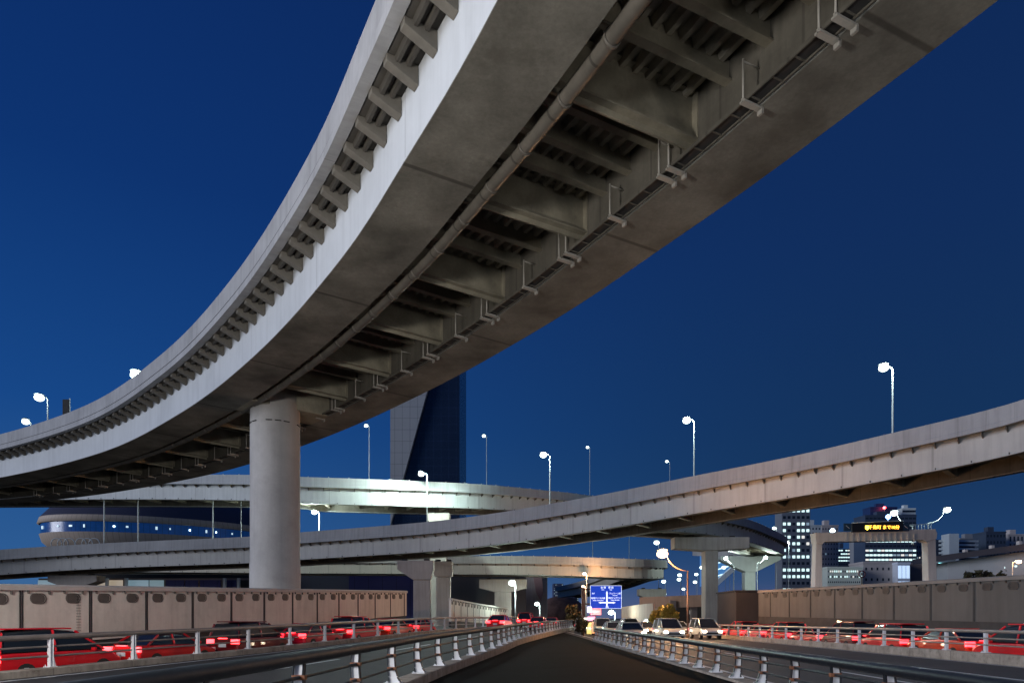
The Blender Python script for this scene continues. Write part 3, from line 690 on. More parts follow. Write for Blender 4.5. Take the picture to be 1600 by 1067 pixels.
building('office_block', 1310, 1328, 857, 330, 20, mB4, 'small blue striped block with lit rows inside the gantry', 9, 5, .7, .8, .35, cornice=False, y_from=905)
building('office_tower', 1352, 1432, 806, 360, 40, mB4, 'broad dark office block with many lit rows seen through the gantry', 12, 13, .74, .80, .40, wmats=[wm_cool[0],wm_cool[1],wm_cool[0],wm_cool[2]], y_from=892, cap=98)
building('office_tower', 1360, 1402, 793, 420, 30, surf('navy_tower',(.02,.04,.12),.5,var=.1,scale=.05,bump=0), 'navy tower with a red roof beacon behind the message board')
building('office_tower', 1410, 1431, 795, 430, 30, mB2, 'pale banded tower behind the right lamp of the message board', 26, 4, .0, .98, .5)
building('low_building', 1293, 1348, 888, 210, 30, mB5, 'long low cream building with rows of small windows', 5, 17, .45, .4, .3, y_from=930, roof=False)
building('low_building', 1349, 1402, 880, 215, 30, mB3, 'plain brownish box building beside the cream one', 3, 6, .25, .3, .25, y_from=930, roof=False)
building('low_building', 1403, 1422, 881, 212, 20, surf('white_board',(.6,.65,.75),.6,var=.05,scale=.1,bump=0), 'bright bluish white facade right of the brown box building', 2, 3, .9, .8, .8, y_from=930, wmats=[emit('facade_blue',(.5,.7,1),.9)], roof=False)
building('low_building', 1423, 1452, 882, 216, 20, mB6, 'dark brown low building at the foot of the gantry', roof=False)
building('shop_building', 1466, 1493, 874, 200, 18, mB1, 'low shop lit by cyan and pink light strips right of the gantry', 4, 3, .9, .86, .3, y_from=930, wmats=[emit('neon_cyan',(.3,.95,1),3), emit('neon_pink',(.8,.75,1),3)], roof=False)
def hotel():
    x0,x1,y0,y1,z0,z1 = blk(1470,1533,841,966,300,10); root = empty('hotel_building', ((x0+x1)/2,y0,0), 'hotel with pale curved balcony bands left of the dark blocks', 'building')
    MB().bb(x0,x1,y0+4,y1,-.65,z1).build('wall', mB4, root)
    for k in range(12):
        z = z1-1-k*1.75; n = 10; pts = []
        for j in range(n+1): t = j/n; pts.append((x0+(x1-x0)*t, y0+1.5*math.cos((t-.4)*2.6)*-1+2, z))
        m = MB()
        for a, b in zip(pts, pts[1:]): m.beam(a, b, .6, .85)
        m.build('balcony_band', mB2, root)
    a = P(1480,834,298); MB().bb(a.x,a.x+4.2,296.5,302,-.65,a.z).build('stair_tower', mB2, root)
hotel()
building('apartment_block', 1432, 1449, 850, 380, 20, mB1, 'grey block with scattered lights between the office block and gantry leg', 14, 5, .4, .5, .4)
building('office_tower', 1335, 1352, 846, 400, 20, mB1, 'narrow dim block between the striped block and broad office', 14, 4, .4, .5, .4)
building('office_block', 1541, 1572, 832, 310, 30, mB4, 'dark square block right of the banded hotel', 14, 6, .05, .5, .4)
building('office_block', 1576, 1606, 836, 320, 30, mB3, 'pale columned block at the right edge behind the hall', 12, 5, .12, .4, .7)
building('office_block', 1500, 1545, 842, 340, 30, mB1, 'grey block between the hotel and dark square block', 10, 9, .1, .6, .4)
# the long hall
x0,x1,y0,y1,z0,z1 = blk(1462,1700,878,966,170,50); root = empty('exhibition_hall', ((x0+x1)/2,190,0), 'long low hall with a dark sloping roof at the right edge', 'building')
MB().prism([(x0+3,170,-.05),(x1,150,-.05),(x1,150,z1+5),(x0+3,170,z1)],(0,8,0)).build('wall', surf('hall_wall',(.34,.35,.37),.8,var=.15,scale=.1,joint=6,jdark=.8), root)
MB().prism([(x0-1,168,z1),(x1,146,z1+5),(x1,146,z1+6.6),(x0-1,168,z1+1.4)],(0,10,0)).build('roof', surf('hall_roof',(.035,.03,.04),.6,var=.2,scale=.1), root)
for k in range(7):
    t = k/7; x = x0+6+(x1-x0-6)*t; MB().bb(x,x+.7,168-20*t,169-20*t,z1+1+5*t,z1+3+5*t).build('roof_vent', mB3, root)
for k in range(9):
    t = k/9; x = x0+8+(x1-x0-8)*t*.5; MB().bb(x,x+.4,168.2-12*t,168.5-12*t,z1-2.6+2*t,z1-2.2+2*t).build('wall_light', wm_cool[0], root)
# stone and glass tower (centre left)
x0,x1,y0,y1,z0,z1 = blk(613,718,500,966,180,26)
root = empty('office_tower', ((x0+x1)/2,190,0), 'tall tower with a pale stone wedge against dark glass, behind the ramps', 'building')
mStone = surf('tower_stone', (.34,.35,.36), .8, var=.12, scale=.08, joint=2.0, jdark=.78, jw=.14, lines_v=3.0, bump=0)
mGlass = surf('tower_glass', (.012,.022,.05), .25, var=.2, scale=.1, joint=2.0, jdark=1.35, jw=.12, lines_v=2.2, bump=0)
MB().bb(x0,x1,180,206,-.65,z1).build('glass_wall', mGlass, root)
def onp(px_, py_): return (P(px_,py_,180).x, 180, P(px_,py_,180).z)
xb = onp(613,822); xt = onp(700.7,500)
MB().prism([(x0-.3,178.6,xb[2]),(xt[0],178.6,z1+.5),(x0-.3,178.6,z1+.5)],(0,1.4,0)).build('stone_wedge', mStone, root)
MB().bb(x0-.3,x0,180,206,-.65,z1).build('stone_side', mStone, root)
# saucer shaped hall (left)
cS = P(262,0,228); cx_, cy_ = cS.x, 228.0; ro = math.atan2(.55,.84)
root = empty('arena_building', (cx_,cy_,0), 'saucer shaped hall with a blue lit window band, far left', 'building')
sx_, sy_ = 1.0, .62; a_ = 36.0
def sau(name, prof, mat, par=root, n=96, closed=False): m = MB(); m.lathe((cx_,cy_,0), [(r*a_, z) for r, z in prof], n, sx_, sy_, ro, closed); return m.build(name, mat, par, recalc=False)
mSau = surf('saucer_cladding', (.50,.40,.32), .6, var=.1, scale=.1, joint=1.8, jdark=.7, jw=.12, bump=0)
mSauR = surf('saucer_roof', (.050,.052,.085), .6, var=.15, scale=.05, joint=4, jdark=.9, jw=.12, bump=0)
sau('base_wall', [(.74,-.05),(.74,20),(.80,21.5)], mDark)
sau('lower_bowl', [(.80,21.5),(.90,22.8),(.965,25),(.985,27.3)], mSau)
wb = sau('window_band', [(.975,27.3),(.975,30.4)], surf('band_glass', (.010,.06,.22), .2, var=.5, scale=.2, joint=1.7, jdark=.4, jw=.15, bump=0))
MC['band_glass'].node_tree.nodes['Principled BSDF'].inputs['Emission Color'].default_value = (.02,.14,.55,1); MC['band_glass'].node_tree.nodes['Principled BSDF'].inputs['Emission Strength'].default_value = .10
sau('upper_rim', [(.985,30.4),(1.0,30.6),(.985,32.4)], mSau)
sau('roof', [(.985,32.4),(.90,36),(.72,40),(.45,43.5),(.15,45),(.01,45.3)], mSauR)
for k, (ang, w) in enumerate(((-168,1.5),(-150,.8),(-141,1.6),(-133,.5),(-118,.8),(-112,1.0),(-99,.9),(-93,.6),(-84,.7),(-76,.7),(-71,.5),(-62,.6))):
    t = math.radians(ang); x = .978*a_*math.cos(t)*sx_; y = .978*a_*math.sin(t)*sy_
    X = cx_+x*math.cos(ro)-y*math.sin(ro); Y = cy_+x*math.sin(ro)+y*math.cos(ro)
    MB().box((X,Y,29.0),(w*.6,.3,.5 if k % 3 else .9), Matrix.Rotation(t+ro+math.pi/2,3,'Z')).build('lit_window', emit('arena_star',(.65,.95,1),5) if k in (4,8,10) else emit('arena_light',(.65,.9,1),.8), wb)
for k, dx in enumerate((88,98,108,126,136,147)):
    q = P(dx, 849, 190); m = MB(); m.tube([(q.x+1.5*math.cos(t*.3307),q.y,q.z+1.5*math.sin(t*.3307)) for t in range(20)], .13, 6, False); m.build('ring_truss', mPole, root)
# low shop fronts under the ramps on the left
x0,x1,y0,y1,z0,z1 = blk(60,400,903,966,145,12); root = empty('retail_building', ((x0+x1)/2,150,0), 'low glazed shop row between the ramp and the left wall', 'building')
MB().bb(x0,x1,145,157,-.65,z1).build('wall', mB6, root)
cols = [(60,100,wm_cool[2]),(102,118,mWinDark),(120,140,emit('shop_tan',(.8,.65,.45),.35)),(144,164,emit('shop_tan',(.8,.65,.45),.35)),(170,192,emit('shop_tan',(.8,.65,.45),.35)),(200,232,wm_cool[2]),(234,256,emit('shop_teal',(.25,.45,.5),.3)),(260,288,mNavy),(290,310,mNavy),(313,345,mNavy),(352,370,mNavy),(373,390,mDark)]
for a, b, mm in cols: p_ = P(a,0,145); q_ = P(b,0,145); MB().bb(p_.x,q_.x,144.8,145,CAMZ+.5,z1-.4).build('shop_window', mm, root)
for a in (142,166,196,350,372): p_ = P(a,0,144); MB().bb(p_.x-.25,p_.x+.25,144.0,144.6,-.65,z1).build('column', mPole, root)
building('warehouse_building', 468, 560, 893, 150, 20, surf('slate_wall',(.09,.10,.12),.7,var=.1,scale=.1,joint=2,jdark=.8), 'slate grey shed behind the vented wall, right of the round pier', roof=False)
building('warehouse_building', 545, 650, 895, 147, 20, mNavy, 'navy blue panelled shed left of the pair of piers', roof=False)
building('warehouse_building', 706, 822, 895, 142, 25, surf('grey_shed',(.13,.125,.12),.8,var=.15,scale=.1,streak=.1,joint=4,jdark=.85), 'big grey concrete building behind the far vented wall', roof=False)
# dark pinkish arch block
x0,x1,y0,y1,z0,z1 = blk(820,856,890,966,170,20); root = empty('ramp_abutment', ((x0+x1)/2,175,0), 'tall grey abutment with a pink curved face left of the hill', 'abutment')
MB().bb(x0,x1,172,192,-.65,z1).build('wall', mPierFar, root)
MB().prism([P(832,893,171),P(846,893,171),P(849,925,171),P(845,938,171),P(838,925,171)],(0,.9,0)).build('curved_face', surf('pink_plaster',(.40,.25,.22),.8,var=.1,scale=.2), root)
# hill, distant towers
hm = MB(); hm.lathe(P(878,966,230)-Vector((0,0,CAMZ)), [(9.0,0),(8.4,3.5),(7.0,6.5),(4.5,8.6),(2,9.3),(.05,9.5)], 24); h = hm.build('hill', surf('hill_cover',(.16,.09,.07),.9,var=.5,scale=.5,bump=.4)); tag(h, kind='structure')
building('high_rise', 865, 880, 912, 900, 30, surf('dusk_tower',(.05,.06,.12),.6,var=.1,scale=.02,bump=0), 'faint dusk high-rise dotted with lights above the path end', 20, 6, .5, .25, .25, roof=False)
building('high_rise', 893, 904, 922, 950, 30, surf('dusk_tower2',(.05,.05,.09),.6,var=.1,scale=.02,bump=0), 'smaller dusk high-rise just left of the signpost mast', 16, 5, .5, .25, .25, roof=False)
# low brown flyover and dark retaining block right of centre
o = empty('low_flyover', (P(1110,0,120).x,120,0), 'low brown flyover wall passing behind the square pier', 'flyover')
a = P(1000,932,120); b = P(1186,929,110)
MB().beam((a.x,120,a.z-1.1),(b.x,110,b.z-.6),.5,2.0).build('parapet', surf('brown_beam',(.25,.16,.12),.8,var=.2,scale=.2,streak=.2), o)
for x_ in (1052,1085,1128,1160): q = P(x_,945,116); MB().bb(q.x-.5,q.x+.5,q.y,q.y+1,-.65,q.z+.8).build('column', mB6, o)
MB().bb(P(1030,0,124).x,P(1190,0,124).x,124,125,-.65,P(0,938,124).z).build('back_wall', surf('dark_back_wall',(.05,.04,.037),.9,var=.3,scale=.2), o)  # back wall in one dark brown tone
for k, (x_, y_, w) in enumerate(((1102,952,.35),(1079,956,.3),(1159,955,.9),(1056,943,.9))):
    q = P(x_,y_,123.6); MB().bb(q.x-w/2,q.x+w/2,q.y-.1,q.y,q.z-.35,q.z+.35).build('wall_lamp', wm_cool[1], o)
x0,x1,y0,y1,z0,z1 = blk(1150,1187,924,966,66,6); o = empty('retaining_wall', ((x0+x1)/2,68,0), 'dark square end block at the left of the right vented wall', 'wall')
MB().bb(x0,x1,66,72,-.65,z1).build('wall', surf('dark_block',(.045,.042,.042),.8,var=.3,scale=.4), o, bevel=.05); MB().bb(x0-.1,x1+.1,65.9,72.1,z1,z1+.15).build('coping', mDark, o)
# orange-lit plain noise wall left of the yellow bush
pn = Path([P(972,948,100),P(1000,944,88),P(1022,942,78)]); o = empty('noise_wall', pn.p[0], 'tan noise wall glowing orange left of the yellow bush', 'wall')
MB().sweep(pn.frames(1.5), [(.1,-2.8),(.1,0),(-.1,0),(-.1,-2.8)]).build('wall_panel', surf('tan_panel',(.38,.27,.20),.8,var=.15,scale=.4,joint=2,jdark=.6,jw=.06), o)
# curved blue lattice building
root = empty('sail_building', P(1140,966,300), 'blue sail shaped building with white lit floor bands behind the square pier', 'building')
pts = [(1118,812),(1150,815),(1163,830),(1161,850),(1150,880),(1135,900),(1118,912)]
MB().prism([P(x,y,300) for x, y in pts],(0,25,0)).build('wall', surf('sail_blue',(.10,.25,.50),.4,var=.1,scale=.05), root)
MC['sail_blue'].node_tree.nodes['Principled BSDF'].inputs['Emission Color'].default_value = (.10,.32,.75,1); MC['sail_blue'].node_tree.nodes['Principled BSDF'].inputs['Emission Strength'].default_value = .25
for k in range(8):
    y = 824+k*10; x1_ = 1141-k*.4
    MB().beam(P(1119,y+6,299.4), P(x1_,y,299.4), .3, .5).build('floor_band', wm_cool[0], root)
for x_ in (1120,1141): MB().beam(P(x_,818,299.2), P(x_,902 if x_ < 1130 else 885,299.2), .5, .4, (0,1,0)).build('frame', wm_cool[0], root)
MB().beam(P(1118,912,298), P(1163,872,298), 3, 2.0).build('swoop_canopy', mB2, root)
MB().beam(P(1150,886,298), P(1163,862,298), 3, 1.6).build('canopy_tip', mB2, root)

# ------------------------------------------------------------ road gantry with message board
GD = 80.0
root = empty('sign_gantry', (P(1370,0,GD).x,GD,0), 'concrete portal gantry carrying the amber message board', 'gantry')
mGan = surf('gantry_concrete', (.68,.64,.59), .75, var=.12, scale=.4, streak=.2)
def gp(x, y): return P(x, y, GD)
MB().prism([Vector((0,.08,0))+gp(1276,840),Vector((0,.08,0))+gp(1285,840),Vector((0,.08,0))+gp(1286,975),Vector((0,.08,0))+gp(1272,975)],(0,1.1,0)).build('leg', mGan, root, bevel=.04)
MB().prism([Vector((0,.08,0))+gp(1450,840),Vector((0,.08,0))+gp(1463,840),Vector((0,.08,0))+gp(1467,975),Vector((0,.08,0))+gp(1453,975)],(0,1.2,0)).build('leg', mGan, root, bevel=.04)
MB().prism([gp(1274,832),gp(1462,826),gp(1465,833),gp(1464,841),gp(1448,846),gp(1444,843),gp(1289,846),gp(1286,850),gp(1276,848)],(0,1.4,0)).build('beam', mGan, root, bevel=.03)
for k in range(12):
    a = gp(1322+k*9.6,833); MB().bb(a.x-.05,a.x+.05,GD-.22,GD,a.z-.95,a.z-.02).build('stiffener', mGan, root)
m = MB()
for k in range(9): a = gp(1420+k*5,827); m.tube([(a.x,GD+.6,a.z-.1),(a.x,GD+.6,a.z+.65)],.035,6)
m.tube([gp(1420,819)+Vector((0,.6,0)),gp(1461,817)+Vector((0,.6,0))],.04,6); m.build('railing', mPole, root)
sg = empty('message_board', gp(1370,826), 'black message board with amber Japanese letters on the gantry', 'sign')
a, b = gp(1329,816), gp(1409,831); MB().prism([gp(1330,818)+Vector((0,-.3,0)),gp(1409,814.5)+Vector((0,-.3,0)),gp(1409,830)+Vector((0,-.3,0)),gp(1330,831.5)+Vector((0,-.3,0))],(0,.5,0)).build('panel', plain('board_black',(.012,.012,.012),.4), sg)
MB().tube([gp(1329,817.3)+Vector((0,-.3,0)),gp(1410,813.8)+Vector((0,-.3,0))],.06,6).build('frame', mPole, sg)
eAmb = emit('amber_led',(1.0,.42,.02),5)
text('千鳥町 まで10分', .50, eAmb, 'lettering', sg, gp(1379,824.2)+Vector((0,-.34,0)), bold=.004)
q = gp(1353,824.6)+Vector((0,-.34,0)); MB().prism([q+Vector((-.22,0,.24)),q+Vector((.22,0,.24)),q+Vector((.22,0,-.10)),q+Vector((0,0,-.28)),q+Vector((-.22,0,-.10))],(0,.04,0)).build('shield_symbol', emit('shield_yellow',(1,.75,.05),5), sg)
for x_, l in ((1323,'left'),(1414,'right')):
    o = empty('small_sign', gp(x_,823), 'small dark square sign %s of the message board' % l, 'sign'); c = gp(x_,823)
    MB().bb(c.x-.42,c.x+.42,GD-.2,GD-.1,c.z-.5,c.z+.4).build('panel', plain('sign_navy',(.02,.05,.09),.4), o); MB().beam(c+Vector((-.2,-.22,.15)),c+Vector((.22,-.22,-.2)),.05,.08,(0,1,0)).build('arrow', mPost, o)
for (x_,y_,c_,l,d_) in ((1301,829,(.45,.75,1.0),'blue-white beacon lamp left of the message board',84),(1388,807,(.12,.3,1.0),'vivid blue beacon lamp above the message board',86),(1382,793,(1.0,.05,.05),'red aircraft warning lamp on top of the navy tower',418)):
    q = P(x_,y_,d_); s_ = .30 if d_ < 100 else .9; o = empty('beacon_lamp', q, l, 'beacon'); MB().lathe(q, [(.05,-s_),(s_*.7,-s_*.7),(s_,0),(s_*.7,s_*.7),(.05,s_)], 12).build('lens', emit('beacon_%d' % x_, c_, 14), o); MB().bb(q.x-.06,q.x+.06,q.y,q.y+.12,q.z-s_-(.8 if d_ < 100 else 2),q.z-s_*.8).build('bracket', mPole, o)
# speed sign
q = P(1347,896.5,62); o = empty('speed_sign', (q.x,62,q.z-3), 'round speed limit sign with a dark ring above the right wall', 'sign')
m = MB(); m.lathe((0,0,0), [(.001,-.01),(.25,-.01),(.25,.01),(.001,.01)], 24); d = m.build('sign_face', plain('sign_white',(.8,.8,.8),.5), o); d.rotation_euler = (math.pi/2,0,0); d.location = Vector((q.x,q.y,q.z))-o.location
m = MB(); m.tube([(q.x+.29*math.cos(t*math.pi/12),q.y-.02,q.z+.29*math.sin(t*math.pi/12)) for t in range(25)], .05, 6, False); m.build('sign_ring', plain('sign_ringc',(.10,.03,.03),.5), o)
text('40', .26, mDark, 'numerals', o, (q.x,q.y-.04,q.z), bold=.008); MB().tube([(q.x,q.y+.04,q.z-3.0),(q.x,q.y+.04,q.z-.2)],.05,8).build('post', mDark, o)

# ------------------------------------------------------------ blue direction sign, mast and signs
BD = 100.0
def bp_(x, y, d=0): return P(x, y, BD)+Vector((0,d,0))
root = empty('road_sign', (bp_(911,990).x,BD,0), 'large blue direction sign with white Japanese lettering and arrows', 'sign')
eBlue = emit('sign_blue', (.006,.045,.50), .8, (.01,.05,.4)); eWhiteS = emit('sign_letter', (.9,.95,1), 1.1)
mMast = surf('reddish_mast', (.13,.05,.03), .6, var=.2, scale=1)  # reddish brown tone, also on sign posts and trunks
MB().prism([bp_(922.5,914.5),bp_(971,914.5),bp_(971,950),bp_(922.5,950)],(0,.12,0)).build('panel', eBlue, root)
m = MB()
for a, b in (((922.5,914.5),(971,914.5)),((971,914.5),(971,950)),((971,950),(922.5,950)),((922.5,950),(922.5,914.5))): m.beam(bp_(*a,-.02), bp_(*b,-.02), .04, .04)
m.build('border', eWhiteS, root)
MB().bb(bp_(909,0).x,bp_(914.5,0).x,BD-.1,BD+.4,-.65,bp_(0,919).z).build('mast', mMast, root)
for y in (920.5,943): MB().bb(bp_(912,0).x,bp_(945,0).x,BD+.13,BD+.33,bp_(0,y).z-.1,bp_(0,y).z+.1).build('arm', mMast, root)
m = MB(); m.beam(bp_(948.3,947,-.05), bp_(948.3,926,-.05), .20, .03, (0,1,0)); m.beam(bp_(938,941,-.05), bp_(959,941,-.05), .18, .03, (0,1,0))
for tip, d1, d2 in (((948.3,922.5),(-1.6,4),(1.6,4)),((935,941),(4,-1.6),(4,1.6)),((962,941),(-4,-1.6),(-4,1.6))):
    m.prism([bp_(*tip,-.06), bp_(tip[0]+d1[0],tip[1]+d1[1],-.06), bp_(tip[0]+d2[0],tip[1]+d2[1],-.06)],(0,.03,0))
m.build('arrow', eWhiteS, root)
for body, size, x, y in (('台 場', .33, 942.5, 917.7),('Daiba', .17, 942, 920.9),('葛 西', .33, 954.5, 917.7),('Kasai', .17, 954.5, 920.9),('フェリーふ頭', .29, 961, 926.8),('Ferry Futo', .16, 961, 929.8),('有明テニスの森', .29, 934.5, 934.2),('Ariake Tennis Park', .20, 934.5, 937.6),('東京ビッグサイト', .25, 961.3, 933.8),('Tokyo Big Sight', .20, 961, 937),('有明', .22, 948.5, 948.2),('357', .28, 927, 926.8)):
    text(body, size*1.02, eWhiteS, 'lettering', root, bp_(x,y,-.05), bold=.004)
def small_sign(px, py, w, h, D_, mat, label, name='shop_sign', txt=None):
    c = P(px, py, D_); o = empty(name, (c.x,D_,0), label, 'sign')
    MB().bb(c.x-w/2,c.x+w/2,D_-.08,D_+.08,c.z-h/2,c.z+h/2).build('panel', mat, o, bevel=.02); MB().bb(c.x-.05,c.x+.05,D_+.09,D_+.18,-.65,c.z+h/2-.05).build('post', mMast, o)
    MB().bb(c.x-w*.3,c.x+w*.3,D_-.11,D_-.09,c.z-.08*h,c.z+.08*h).build('stripe', eWhiteS, o)
small_sign(931,955,1.5,.95,96,emit('sign_red',(1,.05,.04),1.4),'red lit shop sign directly under the blue road sign')
small_sign(921,952,.65,.9,94,emit('sign_violet',(.55,.35,1),1.0),'small violet lit sign left of the red one under the blue sign')
small_sign(918,968,1.6,.55,88,emit('sign_whitehot',(1,.9,.8),3.0),'glaring white sign box at the mast foot')
small_sign(921,981,.55,1.2,72,emit('sign_yellow',(1,.75,.12),1.0),'upright yellow banner at the start of the right guard rail')
small_sign(929,980,.5,1.2,70,emit('sign_orange',(1,.35,.08),1.1),'upright orange banner at the start of the right guard rail')
small_sign(924,966,.9,.5,80,emit('sign_pink',(1,.25,.4),1.6),'pink lit sign low on the mast')
m = MB(); q = P(933,999,54); o = empty('marker_post', (q.x,54,0), 'glowing marker post at the rounded end of the right guard rail', 'post'); MB().tube([(q.x,54,0),(q.x,54,1.1)],.07,10).build('post', emit('marker_glow',(1,.3,.05),.4), o); MB().tube([(q.x,54,.75),(q.x,54,.95)],.075,10).build('reflector', mPost, o)  # post glows by itself, reflected light is put into its material

# ------------------------------------------------------------ plants
def bush(px, py_top, py_bot, D_, wpx, mat, label, n=900, leaf=.16, name='shrub', trunk=False):
    top, bot = P(px,py_top,D_), P(px,py_bot,D_); w = wpx/F*D_; z0 = 0; o = empty(name, (top.x,D_,z0), label, 'shrub' if not trunk else 'tree')
    m = MB(); cz0 = max(.15, bot.z); hgt = top.z-cz0; cl = [(random.uniform(-.3,.3)*w, random.uniform(-.3,.3)*w, random.uniform(.1,.85)*hgt, random.uniform(.24,.42)) for _ in range(14)]
    for k in range(n):
        c = random.choice(cl); d = Vector((random.gauss(0,1),random.gauss(0,1),random.gauss(0,1))).normalized()*(random.random()**.4)
        p = Vector((top.x+c[0]+d.x*w*c[3]*.9, D_+c[1]+d.y*w*c[3]*.9, cz0+c[2]+d.z*hgt*c[3]*.75)); p.z = max(cz0*.6, p.z)
        a = Vector((random.gauss(0,1),random.gauss(0,1),random.gauss(0,1))).normalized(); b_ = a.orthogonal().normalized(); c2 = a.cross(b_)
        s = leaf*random.uniform(.6,1.4); m.quad([p-b_*s, p-c2*s*.5, p+b_*s, p+c2*s*.5])
    m.build('foliage', mat, o, recalc=False)
    t = MB(); t.tube([(top.x,D_,0),(top.x+.05,D_,cz0+hgt*.5)], .12 if trunk else .06, 6)
    for k in range(4): a = random.uniform(0,6.28); t.tube([(top.x,D_,cz0*.5+.1),(top.x+math.cos(a)*w*.25,D_+math.sin(a)*w*.25,cz0+hgt*.6)], .04, 5)
    t.build('trunk', mMast, o)
mLeafY = surf('leaf_yellow', (.34,.24,.03), .7, var=.5, scale=1.2, bump=0); mLeafO = surf('leaf_rust', (.11,.06,.015), .7, var=.5, scale=1.2, bump=0); mLeafD = surf('leaf_dark', (.05,.045,.02), .7, var=.5, scale=1.2, bump=0)
bush(1045, 944, 975, 58, 27, mLeafY, 'round yellow lit bush beneath the curved orange lamp', 3600, .10)
bush(1027, 946, 976, 60, 26, mLeafY, 'paler yellow bush left of the round yellow lit one', 3000, .10)
bush(897, 945, 972, 110, 24, mLeafO, 'rust coloured tree at the end of the path left of the mast', 900, .25, 'tree', True)
bush(905, 958, 990, 85, 12, mLeafD, 'dark shrub at the foot of the signpost mast', 600, .14)
bush(912, 965, 998, 68, 12, mLeafD, 'nearest dark shrub where the path narrows', 600, .12)
for k, (x_, y_) in enumerate(((1512,893),(1528,892),(1545,891),(1562,892))): bush(x_, y_, 912, 150, 17, mLeafD, ['leftmost','second from left','third from left','rightmost'][k]+' of the dark trees lined before the long hall', 250, .5, 'tree', True)

# ------------------------------------------------------------ vehicles
def car(col_name, col, kind='sedan', tail=True):
    root = empty('parked_car' if False else 'car', (0,0,0)); Lh, Wd, Ht = (2.2,.86,1.42) if kind == 'sedan' else (2.2,.86,1.72)
    paint = plain('paint_'+col_name, col, .28, .2, .6)
    # profile (x forward = +y), z : lofted sections with tumblehome
    if kind == 'sedan': prof = [(-2.2,.35),(-2.22,.70),(-2.15,.92),(-1.55,.98),(-.3,.98),(.95,.93),(1.7,.82),(2.15,.66),(2.2,.35)]; cab = [(-1.75,.95),(-1.05,1.36),(-.2,1.42),(.35,1.38),(1.15,.92)]
    else: prof = [(-2.2,.35),(-2.22,.75),(-2.2,.98),(-1.6,1.0),(-.3,1.0),(1.2,.98),(1.85,.86),(2.18,.68),(2.2,.35)]; cab = [(-2.1,.98),(-1.95,1.62),(-.5,1.72),(.45,1.64),(1.45,.97)]
    m = MB()
    def slab(pr, wb, wt, mm, crown=.0):
        secs = []; n = len(pr); zmin = min(z for _, z in pr); zmax = max(z for _, z in pr)
        b = len(mm.v)
        for fx in (-1,-.8,.8,1):
            for (y, z) in pr:
                t = (z-zmin)/(zmax-zmin); w = wb+(wt-wb)*t; k = 1.0 if abs(fx) == 1 else .86
                zz = z-(0.05 if abs(fx) == 1 and t > .5 else 0); yy = y*(.97 if abs(fx) == 1 else 1)
                mm.v.append(Vector((w*(1 if fx > 0 else -1)*k, yy, zz)))
        for i in range(3):
            for k in range(n-1): mm.poly([b+i*n+k, b+i*n+k+1, b+(i+1)*n+k+1, b+(i+1)*n+k], None, False)
            mm.poly([b+i*n+n-1, b+i*n, b+(i+1)*n, b+(i+1)*n+n-1])
        mm.poly([b+k for k in range(n)]); mm.poly([b+3*n+k for k in reversed(range(n))])
    slab(prof, Wd, Wd-.02, m); body = m.build('body', paint, root, bevel=.04)
    m = MB(); slab(cab, Wd-.04, Wd-.20, m); m.build('windows', plain('car_glass',(.015,.02,.025),.08), root, bevel=.03)
    m = MB(); zt = max(z for _, z in cab)
    y0r, y1r = (-1.0,.3) if kind == 'sedan' else (-1.85,.4)
    m.box((0,(y0r+y1r)/2,zt+.005),(1.22,abs(y1r-y0r),.05))
    for sx in (-1,1):
        for (a, b_) in zip(cab, cab[1:]):
            pass
        m.beam((sx*(Wd-.05),cab[0][0],cab[0][1]),(sx*(Wd-.2),cab[1][0],cab[1][1]),.05,.10); m.beam((sx*(Wd-.05),cab[-1][0],cab[-1][1]),(sx*(Wd-.2),cab[-2][0],cab[-2][1]),.05,.08)
        m.beam((sx*(Wd-.04),-.35,.98),(sx*(Wd-.19),-.35,zt-.03),.05,.09)
    m.build('roof', paint, root, bevel=.02)
    for sx in (-1,1):
        for wy in (-1.35,1.38):
            w = MB(); w.tube([(sx*(Wd-.20),wy,.32),(sx*(Wd+.005),wy,.32)], .32, 18); wo = w.build('wheel', mDark, root)
            w = MB(); w.tube([(sx*(Wd-.05),wy,.32),(sx*(Wd+.015),wy,.32)], .19, 10); w.build('rim', mPole, wo)
        MB().box((sx*(Wd-.19),-2.19,.80),(.42,.12,.22)).build('taillight', emit('taillight' if tail else 'taillight_dim',(1,.012,.02),7 if tail else 1), root, bevel=.02)
        MB().box((sx*(Wd-.22),2.14,.66),(.30,.12,.14)).build('headlight', emit('headlight_on',(1,.80,.55),60) if not tail else plain('headlight_off',(.5,.5,.5),.2), root, bevel=.02)
        MB().box((sx*(Wd+.07),.95,1.0),(.16,.10,.12)).build('mirror', paint, root, bevel=.02)
    MB().box((0,-2.2,.95),(.5,.05,.04)).build('brake_light', emit('taillight' if tail else 'taillight_dim',(1,.012,.02),7 if tail else 1), root)
    MB().box((0,-2.24,.62),(.40,.02,.16)).build('number_plate', mPost, root); MB().box((0,-2.2,.42),(1.55,.12,.16)).build('bumper', paint, root, bevel=.03)
    MB().box((0,2.19,.52),(1.1,.05,.14)).build('grille', mDark, root)
    return root
glow_reds = [('deep_red',(.60,.008,.012)),('bright_red',(.78,.012,.022)),('crimson',(.55,.006,.03)),('maroon',(.16,.006,.010)),('orange_red',(.75,.05,.012))]  # body paint carries the red glow of the tail light stream
protos = [car(*glow_reds[0],'sedan'), car(*glow_reds[1],'hatch'), car(*glow_reds[2],'sedan'), car(*glow_reds[3],'hatch'), car(*glow_reds[4],'sedan')]
used = [0]*5
def put_car(k, x, y, z, rz, label, group):
    o = protos[k] if not used[k] else copy_tree(protos[k]); used[k] = 1
    o.location = (x,y,z); o.rotation_euler = (0,0,rz); o.scale = (random.uniform(.97,1.02),random.uniform(.95,1.06),random.uniform(.94,1.06)); tag(o, label, 'car', group)
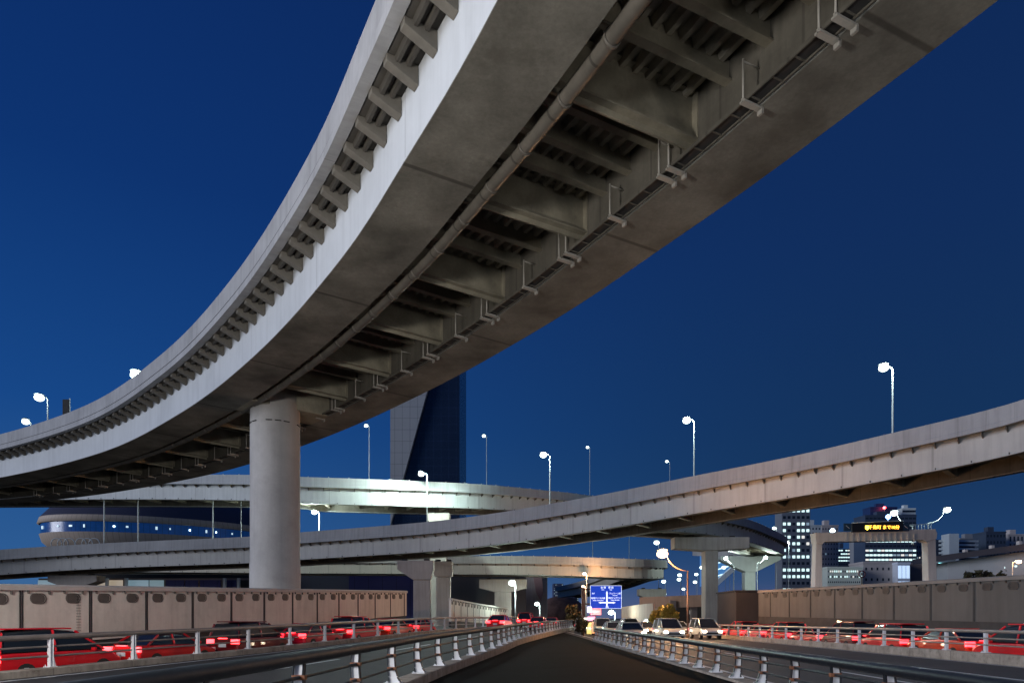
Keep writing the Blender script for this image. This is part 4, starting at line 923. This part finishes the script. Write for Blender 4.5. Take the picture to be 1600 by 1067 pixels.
nm = ['deep red sedan','bright red hatchback','crimson sedan','maroon hatchback','orange red sedan']; ordn = ['first and nearest','second','third','fourth','fifth','sixth','seventh','eighth','ninth','tenth']
for k in range(8):
    y = 16.5+k*5.35; b_ = barL.at(barL.atY(y)); q = b_[0]+b_[1]*2.1; zz = b_[0].z-.58
    put_car([4,1,0,3,2,1,4,0][k], q.x, q.y, zz, math.atan2(b_[2].y,b_[2].x)-math.pi/2, '%s, %s in the queue behind the left brown guard rail' % (nm[[4,1,0,3,2,1,4,0][k]], ordn[k]), 'cars queuing behind the left guard rail')
for k in range(10):
    y = 22.5+k*4.9; j = [2,1,4,1,3,0,1,2,1,0][k]
    put_car(j, 20.8, y, -.19, 0, '%s, %s in the queue behind the right guard rail' % (nm[j], ordn[k]), 'cars queuing behind the right guard rail')
w_ = car('silver',(.45,.46,.48),'sedan',False); v_ = car('white_paint',(.62,.63,.62),'hatch',False); u2 = [0,0]
spots = [(9.0,52),(12.8,56),(9.0,60),(9.1,69),(9.2,79),(9.3,90),(12.8,64),(12.8,74),(12.9,86),(16.4,58),(16.4,68),(16.5,80)]
lanes = {9:'nearest',12:'middle',16:'farthest'}
cnt = {}
for k, (x, y) in enumerate(spots):
    j = k % 2; p = (w_,v_)[j]; o = p if not u2[j] else copy_tree(p); u2[j] = 1; o.location = (x,y,.03); o.rotation_euler = (0,0,math.pi)
    ln = lanes[int(x)]; cnt[ln] = cnt.get(ln,0)+1
    tag(o, '%s with bright headlights, %s oncoming car in the %s right lane' % (('silver sedan','white hatchback')[j], ordn[cnt[ln]-1].split(' ')[0], ln), 'car', 'oncoming cars on the right')
for k, (y, t, j) in enumerate(((66,.3,0),(76,.7,2),(84,.3,1),(96,.6,0))):
    a, b_ = barL.at(barL.atY(y)), railL.at(railL.atY(y)); q = a[0].lerp(b_[0], t)
    put_car(j, q.x, y, q.z-.2, math.atan2(a[2].y,a[2].x)-math.pi/2, '%s driving away on the left road, %s of four' % (nm[j], ['nearest','second','third','farthest'][k]), 'cars driving away on the left road')
